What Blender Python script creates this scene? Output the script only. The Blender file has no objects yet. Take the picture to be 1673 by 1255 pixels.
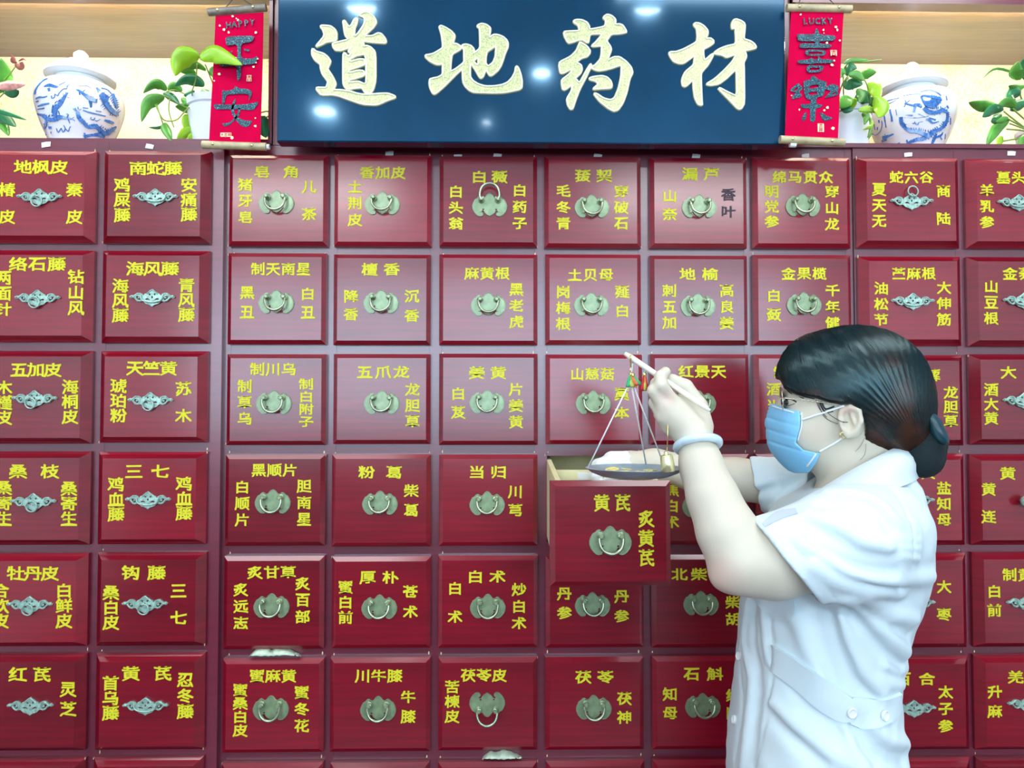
import bpy, math, random
import numpy as np
from mathutils import Vector, Matrix
from mathutils.geometry import tessellate_polygon

random.seed(7)
RNG = np.random.default_rng(7)
SC = bpy.context.scene
COL = SC.collection
R = math.radians

# ------------------------------------------------------------------ camera
CAM_Z = 1.47
F = 1200.0
PITCH, YAW = R(1.82), R(-1.0)
cam_d = bpy.data.cameras.new('camera')
cam_d.sensor_width = 36.0
cam_d.lens = F / 1673.0 * 36.0
cam_d.clip_start = 0.02
cam = bpy.data.objects.new('camera', cam_d)
COL.objects.link(cam)
cam.location = (0, 0, CAM_Z)
cam.rotation_euler = (math.pi / 2 + PITCH, 0, YAW)
SC.camera = cam
CR = cam.rotation_euler.to_matrix()


def ray(px, py):
    return CR @ Vector(((px - 836.5) / F, -(py - 627.5) / F, -1.0))


def at(px, py, Y):
    """the point of the plane y=Y seen at a pixel of the photograph"""
    d = ray(px, py)
    t = Y / d.y
    return Vector((d.x * t, Y, CAM_Z + d.z * t))


# ------------------------------------------------------------------ world, exposure, lamps
SC.view_settings.view_transform = 'Standard'
SC.view_settings.look = 'None'
SC.view_settings.gamma = 1.0
SC.view_settings.exposure = 0.25
SC.view_settings.use_curve_mapping = False
SC.cycles.use_denoising = True
SC.cycles.max_bounces = 6
SC.cycles.diffuse_bounces = 3
SC.cycles.glossy_bounces = 3
SC.cycles.transmission_bounces = 6
SC.cycles.sample_clamp_indirect = 4.0
SC.cycles.caustics_reflective = False
SC.cycles.caustics_refractive = False
world = bpy.data.worlds.new('world')
SC.world = world
world.use_nodes = True
world.node_tree.nodes['Background'].inputs[0].default_value = (0.75, 0.87, 1.0, 1)
world.node_tree.nodes['Background'].inputs[1].default_value = 0.6

WINDOW_STRENGTH = 6.5
PANEL_STRENGTH = 16.0
OVERHEAD_STRENGTH = 6.5
SPOT_STRENGTH = 50.0
STRIP_STRENGTH = 100.0


# ------------------------------------------------------------------ materials
class NT:
    def __init__(s, name):
        s.m = bpy.data.materials.new(name)
        s.m.use_nodes = True
        s.t = s.m.node_tree
        s.b = s.t.nodes['Principled BSDF']
        s.tc = None

    def n(s, typ, **kw):
        nd = s.t.nodes.new(typ)
        for k, v in kw.items():
            if k in ('operation', 'blend_type', 'data_type', 'noise_dimensions', 'wave_type', 'bands_direction', 'feature', 'musgrave_type'):
                setattr(nd, k, v)
            else:
                nd.inputs[k.replace('_', ' ')].default_value = v
        return nd

    def l(s, a, b):
        s.t.links.new(a, b)

    def coord(s, scale=(1, 1, 1), kind='Object'):
        tc = s.t.nodes.new('ShaderNodeTexCoord')
        mp = s.t.nodes.new('ShaderNodeMapping')
        mp.inputs['Scale'].default_value = scale
        s.l(tc.outputs[kind], mp.inputs[0])
        return mp.outputs[0]

    def ramp(s, fac, stops):
        r = s.t.nodes.new('ShaderNodeValToRGB')
        el = r.color_ramp.elements
        while len(el) > len(stops):
            el.remove(el[-1])
        while len(el) < len(stops):
            el.new(0.5)
        for e, (p, c) in zip(el, stops):
            e.position = p
            e.color = (*c, 1)
        s.l(fac, r.inputs[0])
        return r.outputs[0]

    def bump(s, h, strength=0.2, dist=0.002):
        b = s.t.nodes.new('ShaderNodeBump')
        b.inputs['Strength'].default_value = strength
        b.inputs['Distance'].default_value = dist
        s.l(h, b.inputs['Height'])
        s.l(b.outputs[0], s.b.inputs['Normal'])
        return b


def plain(name, col, rough=0.5, metal=0.0, coat=0.0, var=0.0, scale=30.0, bump=0.0, coat_rough=0.1, ior=1.5, sss=0.0, sheen=0.0, bdist=0.001):
    t = NT(name)
    b = t.b
    b.inputs['Base Color'].default_value = (*col, 1)
    b.inputs['Roughness'].default_value = rough
    b.inputs['Metallic'].default_value = metal
    b.inputs['Coat Weight'].default_value = coat
    b.inputs['Coat Roughness'].default_value = coat_rough
    b.inputs['IOR'].default_value = ior
    if sheen:
        b.inputs['Sheen Weight'].default_value = sheen
    if sss:
        b.inputs['Subsurface Weight'].default_value = sss
        b.inputs['Subsurface Radius'].default_value = (1.0, 0.35, 0.2)
        b.inputs['Subsurface Scale'].default_value = 0.01
    nz = t.n('ShaderNodeTexNoise', Scale=scale, Detail=4.0)
    t.l(t.coord(), nz.inputs['Vector'])
    if var:
        c = t.ramp(nz.outputs[0], [(0.3, tuple(x * (1 - var) for x in col)), (0.7, tuple(min(1, x * (1 + var)) for x in col))])
        t.l(c, b.inputs['Base Color'])
    if bump:
        t.bump(nz.outputs[0], bump, bdist)
    return t.m


def lacquer(name, c0, c1, rough=0.3, spec=0.5, coat=0.6, crough=0.1, worn=True):
    """red lacquered wood with faint grain"""
    t = NT(name)
    v = t.coord((3, 3, 60))
    nz = t.n('ShaderNodeTexNoise', Scale=1.6, Detail=5.0, Roughness=0.6)
    t.l(v, nz.inputs['Vector'])
    oi = t.t.nodes.new('ShaderNodeObjectInfo')
    ad = t.n('ShaderNodeMath', operation='MULTIPLY_ADD')
    t.l(oi.outputs['Random'], ad.inputs[0])
    ad.inputs[1].default_value = 0.35
    t.l(nz.outputs[0], ad.inputs[2])
    sb = t.n('ShaderNodeMath', operation='SUBTRACT')
    t.l(ad.outputs[0], sb.inputs[0])
    sb.inputs[1].default_value = 0.17
    c = t.ramp(sb.outputs[0], [(0.25, c0), (0.75, c1)])
    t.l(c, t.b.inputs['Base Color'])
    t.b.inputs['Roughness'].default_value = rough
    t.b.inputs['Specular IOR Level'].default_value = spec
    t.b.inputs['Coat Weight'].default_value = coat
    n2 = t.n('ShaderNodeTexNoise', Scale=7.0, Detail=3.0)
    t.l(t.coord(), n2.inputs['Vector'])
    mr = t.n('ShaderNodeMapRange')
    t.l(n2.outputs[0], mr.inputs[0])
    mr.inputs['To Min'].default_value = crough * 0.7
    mr.inputs['To Max'].default_value = crough * 1.4
    t.l(mr.outputs[0], t.b.inputs['Coat Roughness'])
    t.b.inputs['Coat IOR'].default_value = 1.62
    t.bump(nz.outputs[0], 0.08, 0.0005)
    return t.m


M = {}
M['drawer'] = lacquer('red_lacquer_wood', (0.14, 0.001, 0.009), (0.27, 0.002, 0.016), 0.4, 0.15, 1.0, 0.16)
M['frame'] = lacquer('frame_lacquer_wood', (0.11, 0.008, 0.022), (0.17, 0.012, 0.035), 0.35, 0.5, 1.0, 0.2)
M['dark_in'] = plain('near_black_wood', (0.02, 0.012, 0.012), 0.7)  # even near-black brown, for the sign's mounting blocks
M['gold_ink'] = plain('yellow_gold_lettering', (0.72, 0.68, 0.03), 0.5, 0.0, 0.0, 0.12, 900, 0.05, ior=1.3)
M['black_ink'] = plain('black_marker_ink', (0.03, 0.006, 0.02), 0.5)
M['brass'] = plain('green_grey_brass', (0.25, 0.34, 0.19), 0.4, 0.4, 0.2, 0.25, 60, 0.15)
M['bail'] = plain('polished_brass_bail', (0.42, 0.48, 0.33), 0.25, 0.75, 0.0, 0.15, 40)
M['verdigris'] = plain('verdigris_cast_metal', (0.36, 0.55, 0.46), 0.36, 0.35, 0.2, 0.35, 160, 0.3)
M['light_wood'] = plain('pale_unfinished_wood', (0.80, 0.74, 0.42), 0.55, 0, 0, 0.08, 20)
M['paper'] = plain('white_paper', (0.85, 0.88, 0.86), 0.6, 0, 0, 0.05, 40)
M['signboard'] = plain('blue_black_high_gloss_lacquer', (0.0, 0.034, 0.085), 0.10, 0, 0.35, 0.2, 6, 0.0, 0.05, 1.75)
M['signboard'].node_tree.nodes['Principled BSDF'].inputs['Specular Tint'].default_value = (0.30, 0.68, 1.0, 1)
M['gold_leaf'] = plain('mottled_gold_leaf', (0.62, 0.66, 0.33), 0.38, 0.2, 0, 0.4, 420, 0.5)
M['gold_rim'] = plain('bright_gold_rim', (0.92, 0.92, 0.66), 0.3, 0.3, 0.3, 0.1, 300)
M['gold_line'] = plain('olive_gold_line', (0.32, 0.30, 0.02), 0.4, 0.2)
M['porcelain'] = plain('white_porcelain', (0.86, 0.90, 0.93), 0.12, 0, 0.6, 0.02, 10, 0, 0.05)
M['cobalt'] = plain('cobalt_blue_glaze', (0.05, 0.18, 0.52), 0.15, 0, 0.6, 0.5, 260, 0, 0.05)
M['pot'] = plain('white_plastic_pot', (0.80, 0.84, 0.93), 0.35)
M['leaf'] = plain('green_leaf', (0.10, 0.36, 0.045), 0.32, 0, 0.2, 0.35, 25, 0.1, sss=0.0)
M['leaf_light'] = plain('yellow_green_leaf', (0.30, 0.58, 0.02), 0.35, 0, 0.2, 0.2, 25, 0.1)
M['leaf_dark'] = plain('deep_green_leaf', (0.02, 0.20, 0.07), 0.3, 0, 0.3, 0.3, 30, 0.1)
M['stem'] = plain('green_stem', (0.25, 0.42, 0.06), 0.4)
M['anthurium'] = plain('faded_pink_spathe', (0.75, 0.32, 0.27), 0.35, 0, 0.2, 0.5, 60)
M['dry_flower'] = plain('dried_brown_bloom', (0.42, 0.14, 0.10), 0.6, 0, 0, 0.5, 90)
M['scroll_red'] = plain('crimson_scroll_cloth', (0.60, 0.001, 0.050), 0.85, 0, 0, 0.08, 20, ior=1.12)
M['glitter'] = None
M['scroll_gold'] = plain('pale_gold_print', (0.85, 0.80, 0.45), 0.35, 0.3)
M['rod_grey'] = plain('grey_brown_wood_rod', (0.22, 0.19, 0.15), 0.45, 0, 0.2, 0.35, 60)
M['rod_tan'] = plain('tan_wood_rod', (0.50, 0.42, 0.24), 0.45, 0, 0.2, 0.25, 50)
M['cord'] = plain('dark_cord', (0.05, 0.05, 0.06), 0.7)
M['nail'] = plain('brass_tack', (0.85, 0.82, 0.45), 0.25, 0.8)
M['plaster'] = plain('white_plaster', (0.78, 0.80, 0.82), 0.8, 0, 0, 0.04, 4)
M['floor'] = plain('dark_red_floor', (0.06, 0.025, 0.03), 0.3)
M['wainscot'] = plain('dark_wood_panel', (0.07, 0.02, 0.02), 0.35)
M['metal_white'] = plain('white_metal', (0.8, 0.8, 0.8), 0.4)

# glitter: dark teal with bright flakes
t = NT('teal_glitter_print')
v = t.n('ShaderNodeTexVoronoi', Scale=900.0)
t.l(t.coord(), v.inputs['Vector'])
sp = t.t.nodes.new('ShaderNodeSeparateColor')
t.l(v.outputs['Color'], sp.inputs[0])
t.l(t.ramp(sp.outputs[0], [(0.0, (0.0, 0.018, 0.03)), (0.6, (0.0, 0.045, 0.07)), (0.85, (0.005, 0.11, 0.17)), (0.96, (0.12, 0.40, 0.48))]), t.b.inputs['Base Color'])
t.b.inputs['Roughness'].default_value = 0.3
M['glitter'] = t.m

# pale gold wallpaper
t = NT('pale_gold_wallpaper')
nz = t.n('ShaderNodeTexNoise', Scale=9.0, Detail=3.0)
t.l(t.coord(), nz.inputs['Vector'])
n2 = t.n('ShaderNodeTexNoise', Scale=150.0, Detail=5.0, Roughness=0.7)
t.l(t.coord(), n2.inputs['Vector'])
mu = t.n('ShaderNodeMath', operation='MULTIPLY_ADD')
t.l(nz.outputs[0], mu.inputs[0])
mu.inputs[1].default_value = 0.6
t.l(n2.outputs[0], mu.inputs[2])
t.l(t.ramp(mu.outputs[0], [(0.52, (0.50, 0.52, 0.14)), (0.72, (0.80, 0.80, 0.48)), (0.9, (0.88, 0.88, 0.64))]), t.b.inputs['Base Color'])
t.b.inputs['Roughness'].default_value = 0.45
M['wallpaper'] = t.m

# niche ceiling: varnished wood, streaky gloss
t = NT('streaky_varnished_wood')
nz = t.n('ShaderNodeTexNoise', Scale=5.0, Detail=5.0, Roughness=0.65)
t.l(t.coord((1.0, 16, 1)), nz.inputs['Vector'])
t.l(t.ramp(nz.outputs[0], [(0.3, (0.26, 0.12, 0.05)), (0.7, (0.46, 0.25, 0.11))]), t.b.inputs['Base Color'])
t.b.inputs['Roughness'].default_value = 0.3
t.b.inputs['Coat Weight'].default_value = 1.0
t.b.inputs['Coat IOR'].default_value = 2.8
t.b.inputs['Coat Roughness'].default_value = 0.18
t.bump(nz.outputs[0], 0.25, 0.003)
M['niche_ceiling'] = t.m


def emis(name, col, k):
    m = bpy.data.materials.new(name)
    m.use_nodes = True
    nt = m.node_tree
    nt.nodes.remove(nt.nodes['Principled BSDF'])
    e = nt.nodes.new('ShaderNodeEmission')
    e.inputs[0].default_value = (*col, 1)
    e.inputs[1].default_value = k
    nt.links.new(e.outputs[0], nt.nodes['Material Output'].inputs[0])
    return m


M['window_light'] = emis('daylight_window', (0.62, 0.82, 1.0), WINDOW_STRENGTH)
M['panel_light'] = emis('lamp_panel', (0.93, 0.97, 1.0), PANEL_STRENGTH)
M['overhead_light'] = emis('overhead_lamp_panel', (0.93, 0.97, 1.0), OVERHEAD_STRENGTH)
M['spot_light'] = emis('downlight_bulb', (0.95, 0.98, 1.0), SPOT_STRENGTH)
M['strip_light'] = emis('warm_led_strip', (1.0, 0.93, 0.72), STRIP_STRENGTH)


# ------------------------------------------------------------------ mesh helpers
WLOC = {}


class MB:
    def __init__(s):
        s.v = []
        s.f = []

    def add(s, vs, fs):
        k = len(s.v)
        s.v += [tuple(p) for p in vs]
        s.f += [tuple(i + k for i in q) for q in fs]
        return s

    def box(s, x0, x1, y0, y1, z0, z1):
        vs = [(x, y, z) for x in (x0, x1) for y in (y0, y1) for z in (z0, z1)]
        return s.add(vs, [(0, 1, 3, 2), (4, 6, 7, 5), (0, 4, 5, 1), (2, 3, 7, 6), (0, 2, 6, 4), (1, 5, 7, 3)])

    def frustum(s, rings):
        """rings: list of (x0,x1,z0,z1,y), closed front and back"""
        k = len(s.v)
        n = len(rings)
        for x0, x1, z0, z1, y in rings:
            s.v += [(x0, y, z0), (x1, y, z0), (x1, y, z1), (x0, y, z1)]
        for i in range(n - 1):
            a, b = k + 4 * i, k + 4 * i + 4
            for j in range(4):
                j2 = (j + 1) % 4
                s.f.append((a + j, a + j2, b + j2, b + j))
        s.f.append((k + 3, k + 2, k + 1, k))
        e = k + 4 * (n - 1)
        s.f.append((e, e + 1, e + 2, e + 3))
        return s

    def lathe(s, prof, c, n=24, ax=(0, 0, 1)):
        """prof: (r, h) pairs along axis ax from centre c"""
        ax = Vector(ax).normalized()
        u = ax.orthogonal().normalized()
        w = ax.cross(u)
        c = Vector(c)
        k = len(s.v)
        for r, h in prof:
            for i in range(n):
                a = 2 * math.pi * i / n
                s.v.append(tuple(c + ax * h + (u * math.cos(a) + w * math.sin(a)) * max(r, 1e-5)))
        for j in range(len(prof) - 1):
            for i in range(n):
                i2 = (i + 1) % n
                a, b = k + j * n, k + (j + 1) * n
                s.f.append((a + i, a + i2, b + i2, b + i))
        s.f.append(tuple(k + i for i in reversed(range(n))))
        e = k + (len(prof) - 1) * n
        s.f.append(tuple(e + i for i in range(n)))
        return s

    def tube(s, pts, r, n=8, closed=False, flat=1.0):
        pts = [Vector(p) for p in pts]
        m = len(pts)
        rs = r if isinstance(r, (list, tuple)) else [r] * m
        k = len(s.v)
        up = None
        for i, p in enumerate(pts):
            a = pts[(i - 1) % m] if (closed or i > 0) else p
            b = pts[(i + 1) % m] if (closed or i < m - 1) else p
            d = (b - a)
            d = d.normalized() if d.length > 1e-9 else Vector((0, 0, 1))
            if up is None:
                up = d.orthogonal().normalized()
            up = (up - d * up.dot(d))
            up = up.normalized() if up.length > 1e-6 else d.orthogonal().normalized()
            w = d.cross(up)
            for j in range(n):
                t = 2 * math.pi * j / n
                s.v.append(tuple(p + (up * math.cos(t) + w * math.sin(t) * flat) * rs[i]))
        rng = m if closed else m - 1
        for i in range(rng):
            a, b = k + i * n, k + ((i + 1) % m) * n
            for j in range(n):
                j2 = (j + 1) % n
                s.f.append((a + j, a + j2, b + j2, b + j))
        if not closed:
            s.f.append(tuple(k + j for j in reversed(range(n))))
            s.f.append(tuple(k + (m - 1) * n + j for j in range(n)))
        return s

    def poly(s, loops, fn, th):
        """extruded polygon with holes; loops in 2D (y up), fn(x, y, h) -> 3D, h = height above the face"""
        def area(q):
            return sum(q[i][0] * q[(i + 1) % len(q)][1] - q[(i + 1) % len(q)][0] * q[i][1] for i in range(len(q)))
        lp = []
        for i, q in enumerate(loops):
            q = [tuple(p) for p in q]
            if (area(q) > 0) != (i == 0):
                q = q[::-1]
            lp.append(q)
        flat = [p for q in lp for p in q]
        tris = tessellate_polygon([[Vector((p[0], p[1], 0)) for p in q] for q in lp])
        n = len(flat)
        k = len(s.v)
        s.v += [tuple(fn(x, y, th)) for x, y in flat] + [tuple(fn(x, y, 0)) for x, y in flat]
        for a, b, c in tris:
            ar = (flat[b][0] - flat[a][0]) * (flat[c][1] - flat[a][1]) - (flat[c][0] - flat[a][0]) * (flat[b][1] - flat[a][1])
            if abs(ar) < 1e-14:
                continue
            if ar < 0:
                b, c = c, b
            s.f.append((k + a, k + b, k + c))
            s.f.append((k + n + c, k + n + b, k + n + a))
        o = 0
        for q in lp:
            m = len(q)
            for i in range(m):
                i2 = (i + 1) % m
                s.f.append((k + o + i, k + n + o + i, k + n + o + i2, k + o + i2))
            o += m
        return s

    def build(s, name, mat, parent=None, loc=None, smooth=False, props=None, auto=None):
        """link as ONE mesh object; vertices are given in world space"""
        if loc is None:
            loc = WLOC.get(parent.name, Vector((0, 0, 0))) if parent else Vector((0, 0, 0))
        loc = Vector(loc)
        me = bpy.data.meshes.new(name)
        me.from_pydata([(x - loc.x, y - loc.y, z - loc.z) for x, y, z in s.v], [], s.f)
        me.validate()
        me.materials.append(mat)
        if smooth:
            me.shade_smooth()
            if auto:
                me.set_sharp_from_angle(angle=R(auto))
        o = bpy.data.objects.new(name, me)
        COL.objects.link(o)
        if parent:
            o.parent = parent
            o.location = loc - WLOC.get(parent.name, Vector((0, 0, 0)))
        else:
            o.location = loc
        WLOC[o.name] = loc
        for k_, v_ in (props or {}).items():
            o[k_] = v_
        return o


def tag(o, label=None, cat=None, group=None, kind=None):
    for k, v in (('label', label), ('category', cat), ('group', group), ('kind', kind)):
        if v:
            o[k] = v
    return o


def thing(name, label, cat, loc=(0, 0, 0), group=None):
    o = bpy.data.objects.new(name, None)
    o.empty_display_size = 0.05
    COL.objects.link(o)
    o.location = loc
    WLOC[o.name] = Vector(loc)
    return tag(o, label, cat, group)


def part(name, mesh, mat, parent, loc, rot=None, scale=None):
    """a child that shares a ready mesh; loc in world space"""
    o = bpy.data.objects.new(name, mesh)
    COL.objects.link(o)
    o.parent = parent
    loc = Vector(loc)
    o.location = loc - WLOC.get(parent.name, Vector((0, 0, 0)))
    if rot:
        o.rotation_euler = rot
    if scale:
        o.scale = scale
    WLOC[o.name] = loc
    return o


def mesh_of(mb, name, mat, smooth=False, auto=None):
    me = bpy.data.meshes.new(name)
    me.from_pydata(mb.v, [], mb.f)
    me.validate()
    me.materials.append(mat)
    if smooth:
        me.shade_smooth()
        if auto:
            me.set_sharp_from_angle(angle=R(auto))
    return me


def smooth_path(pts, n=6, closed=False):
    """Catmull-Rom"""
    P = [Vector(p) for p in pts]
    m = len(P)
    out = []
    rng = m if closed else m - 1
    for i in range(rng):
        if closed:
            a, b, c, d = P[(i - 1) % m], P[i], P[(i + 1) % m], P[(i + 2) % m]
        else:
            a, b, c, d = P[max(i - 1, 0)], P[i], P[i + 1], P[min(i + 2, m - 1)]
        for k in range(n):
            t = k / n
            out.append(0.5 * ((2 * b) + (c - a) * t + (2 * a - 5 * b + 4 * c - d) * t * t + (3 * b - a - 3 * c + d) * t ** 3))
    if not closed:
        out.append(P[-1])
    return out


# ------------------------------------------------------------------ the room
X0, X1, YB, YR, CEIL = -2.9, 2.9, 1.97, -3.0, 2.9
def struct(name, mb, mat, parent=None):
    return mb.build(name, mat, parent, props=None if parent else {'kind': 'structure'})


struct('floor', MB().box(X0, X1, YR, YB, -0.1, 0.0), M['floor'])
struct('ceiling', MB().box(X0, X1, YR, YB, CEIL, CEIL + 0.1), M['plaster'])
struct('wall_back', MB().box(X0 - 0.1, X1 + 0.1, YB, YB + 0.1, 0, CEIL), M['plaster'])
struct('wall_left', MB().box(X0 - 0.1, X0, YR, YB, 0, CEIL), M['plaster'])
struct('wall_right', MB().box(X1, X1 + 0.1, YR, YB, 0, CEIL), M['plaster'])
# rear wall with a wide window above a dark panelled dado
WZ0, WZ1, WX = 1.25, 2.6, 2.5
w = MB()
w.box(X0, X1, YR - 0.1, YR, WZ1, CEIL).box(X0, -WX, YR - 0.1, YR, 1.1, WZ1).box(WX, X1, YR - 0.1, YR, 1.1, WZ1).box(-WX, WX, YR - 0.1, YR, 1.1, WZ0)
struct('wall_rear', w, M['plaster'])
struct('trim_1', MB().box(X0, X1, YR - 0.1, YR + 0.03, 0, 1.1), M['wainscot'])
struct('window_1', MB().box(-WX, WX, YR - 0.08, YR - 0.06, WZ0, WZ1), M['window_light'])
wf = MB()
for i in range(6):
    x = -WX + i * WX * 2 / 5
    wf.box(x - 0.025, x + 0.025, YR - 0.06, YR - 0.01, WZ0, WZ1)
wf.box(-WX, WX, YR - 0.06, YR - 0.01, WZ0, WZ0 + 0.05).box(-WX, WX, YR - 0.06, YR - 0.01, WZ1 - 0.05, WZ1)
struct('window_frame', wf, M['metal_white'], bpy.data.objects['window_1'])
for i, (x, y, lab) in enumerate(((-1.3, -1.9, 'white ceiling light panel near the rear window, above the dado corner'), (1.3, -1.9, 'white ceiling light panel near the rear window, above the far corner'),
                                 (-1.0, 0.64, 'white ceiling light panel above the scrollwork-pull cabinet'), (1.0, 0.64, 'white ceiling light panel above the woman in white'))):
    pl = thing('ceiling_panel_light', lab, 'lamp', (x, y, CEIL), 'ceiling light panels')
    MB().box(x - 0.65, x + 0.65, y - 0.33, y + 0.33, CEIL - 0.03, CEIL).build('housing', M['metal_white'], pl)
    MB().box(x - 0.6, x + 0.6, y - 0.28, y + 0.28, CEIL - 0.036, CEIL - 0.03).build('diffuser', M['panel_light' if i < 2 else 'overhead_light'], pl)
SPOTS = [(531, 178, 0.05), (885, 115, 0.036), (590, 4, 0.05), (1060, 4, 0.05), (795, 196, 0.018)]
SIGN_Y = 1.42
for i, (px, py, r) in enumerate(SPOTS):
    p = at(px, py, SIGN_Y)
    d = ray(px, py)
    k = (CEIL - p.z) / d.z
    x, y = p.x + d.x * k, SIGN_Y - d.y * k
    lamp = thing('downlight', 'round recessed ceiling downlight mirrored in the glossy signboard', 'lamp', (x, y, CEIL), 'recessed downlights')
    MB().lathe([(r * 1.4, -0.012), (r * 1.5, -0.006), (r * 1.5, 0.0)], (x, y, CEIL), 24).build('trim_ring', M['metal_white'], lamp)
    MB().lathe([(r, -0.016), (r, -0.012)], (x, y, CEIL), 24).build('bulb', M['spot_light'], lamp)
# ------------------------------------------------------------------ lettering glyphs
GLYPH = {}


def make_glyphs(chars, offset=0.0, res=2):
    tmp = []
    for ch in chars:
        c = bpy.data.curves.new('glyph', 'FONT')
        c.body = ch
        c.size = 1.0
        c.resolution_u = res
        c.offset = offset
        o = bpy.data.objects.new('glyph', c)
        COL.objects.link(o)
        tmp.append((ch, o, c))
    dg = bpy.context.evaluated_depsgraph_get()
    for ch, o, c in tmp:
        ev = o.evaluated_get(dg)
        me = ev.to_mesh()
        v = [tuple(x.co) for x in me.vertices]
        f = [tuple(p.vertices) for p in me.polygons]
        ec = {}
        for q in f:
            for i in range(len(q)):
                e = (q[i], q[(i + 1) % len(q)])
                ec[e] = 1
        border = [e for e in ec if (e[1], e[0]) not in ec]
        GLYPH[ch] = (v, f, border)
        ev.to_mesh_clear()
    for ch, o, c in tmp:
        bpy.data.objects.remove(o)
        bpy.data.curves.remove(c)


def stamp(mb, ch, cx, cz, w, h, y, th=0.0012, jit=0.02, rot=0.0, bold=((-0.024, -0.020), (0.024, -0.020), (-0.024, 0.020), (0.024, 0.020))):
    """one raised character centred at (cx, cz) on the plane y, front towards the camera"""
    v, f, border = GLYPH[ch]
    a = rot + random.uniform(-jit, jit)
    ca, sa = math.cos(a), math.sin(a)
    n = len(v)
    # the glyph is laid down a few times, slightly shifted, for a bold brush weight
    for q_, (ox, oz) in enumerate(bold):
        k = len(mb.v)
        for dy in (-th - q_ * 0.00004, 0.0):
            for x, z, _ in v:
                x1, z1 = (x - 0.5 + ox) * w, (z - 0.38 + oz) * h
                # slight calligraphic flare towards the ends
                z1 = z1 * (1 + 0.16 * (x1 / w * 2) ** 2) + 0.035 * h * (x1 / w * 2) ** 2 * (1 if z1 < 0 else -1) * -1
                mb.v.append((cx + x1 * ca - z1 * sa, y + dy, cz + x1 * sa + z1 * ca))
        for q in f:
            mb.f.append(tuple(k + i for i in q))
        for a_, b_ in border:
            mb.f.append((k + a_, k + n + a_, k + n + b_, k + b_))


# ------------------------------------------------------------------ drawer grid read from the photograph
PYT, PYB = 330.0, 1150.0
COLS = {  # column: (x0, x1) at PYT, (x0, x1) at PYB
    0: ((-206, -31), (-223, -49)), 11: ((1753, 1920), (1767, 1935)),
    1: ((-15, 158), (-33, 141)), 2: ((171.4, 344.8), (156, 334)),
    3: ((378, 538), (363, 527.5)), 4: ((547.5, 707.7), (541, 700.5)), 5: ((719, 880), (716, 875)),
    6: ((891, 1047), (890, 1050)), 7: ((1062, 1219), (1063, 1226)), 8: ((1230, 1388), (1234, 1396)),
    9: ((1400.6, 1568), (1410, 1578)), 10: ((1577, 1744), (1590, 1758))}
ROWS = {
    'L': [(247.5, 398), (410, 560), (574, 724), (738, 889), (903, 1056), (1068, 1226), (1237, 1395)],
    'M': [(257, 405.5), (417, 564), (579, 726), (742, 890.5), (907, 1057), (1072, 1224), (1241, 1393)],
    'R': [(260, 407), (420, 566), (580, 727), (742, 890), (903, 1056), (1070, 1224), (1236, 1390)]}
UNIT = {0: 'L', 1: 'L', 2: 'L', 9: 'R', 10: 'R', 11: 'R'}
UX = {'L': 60, 'M': 836, 'R': 1560}
FACE = {'L': 1.488, 'M': 1.50, 'R': 1.496}     # face frame plane of each cabinet
PROUD = {'L': 0.022, 'M': 0.017, 'R': 0.022}   # how far a drawer front stands out


def unit_of(c):
    return UNIT.get(c, 'M')


def col_x(c):
    u = unit_of(c)
    Y = FACE[u] - 0.006
    (a0, a1), (b0, b1) = COLS[c]
    return (at(a0, PYT, Y).x + at(b0, PYB, Y).x) / 2, (at(a1, PYT, Y).x + at(b1, PYB, Y).x) / 2


def row_z(u, r):
    Y = FACE[u] - 0.006
    y0, y1 = ROWS[u][r]
    return at(UX[u], y1, Y).z, at(UX[u], y0, Y).z


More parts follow.
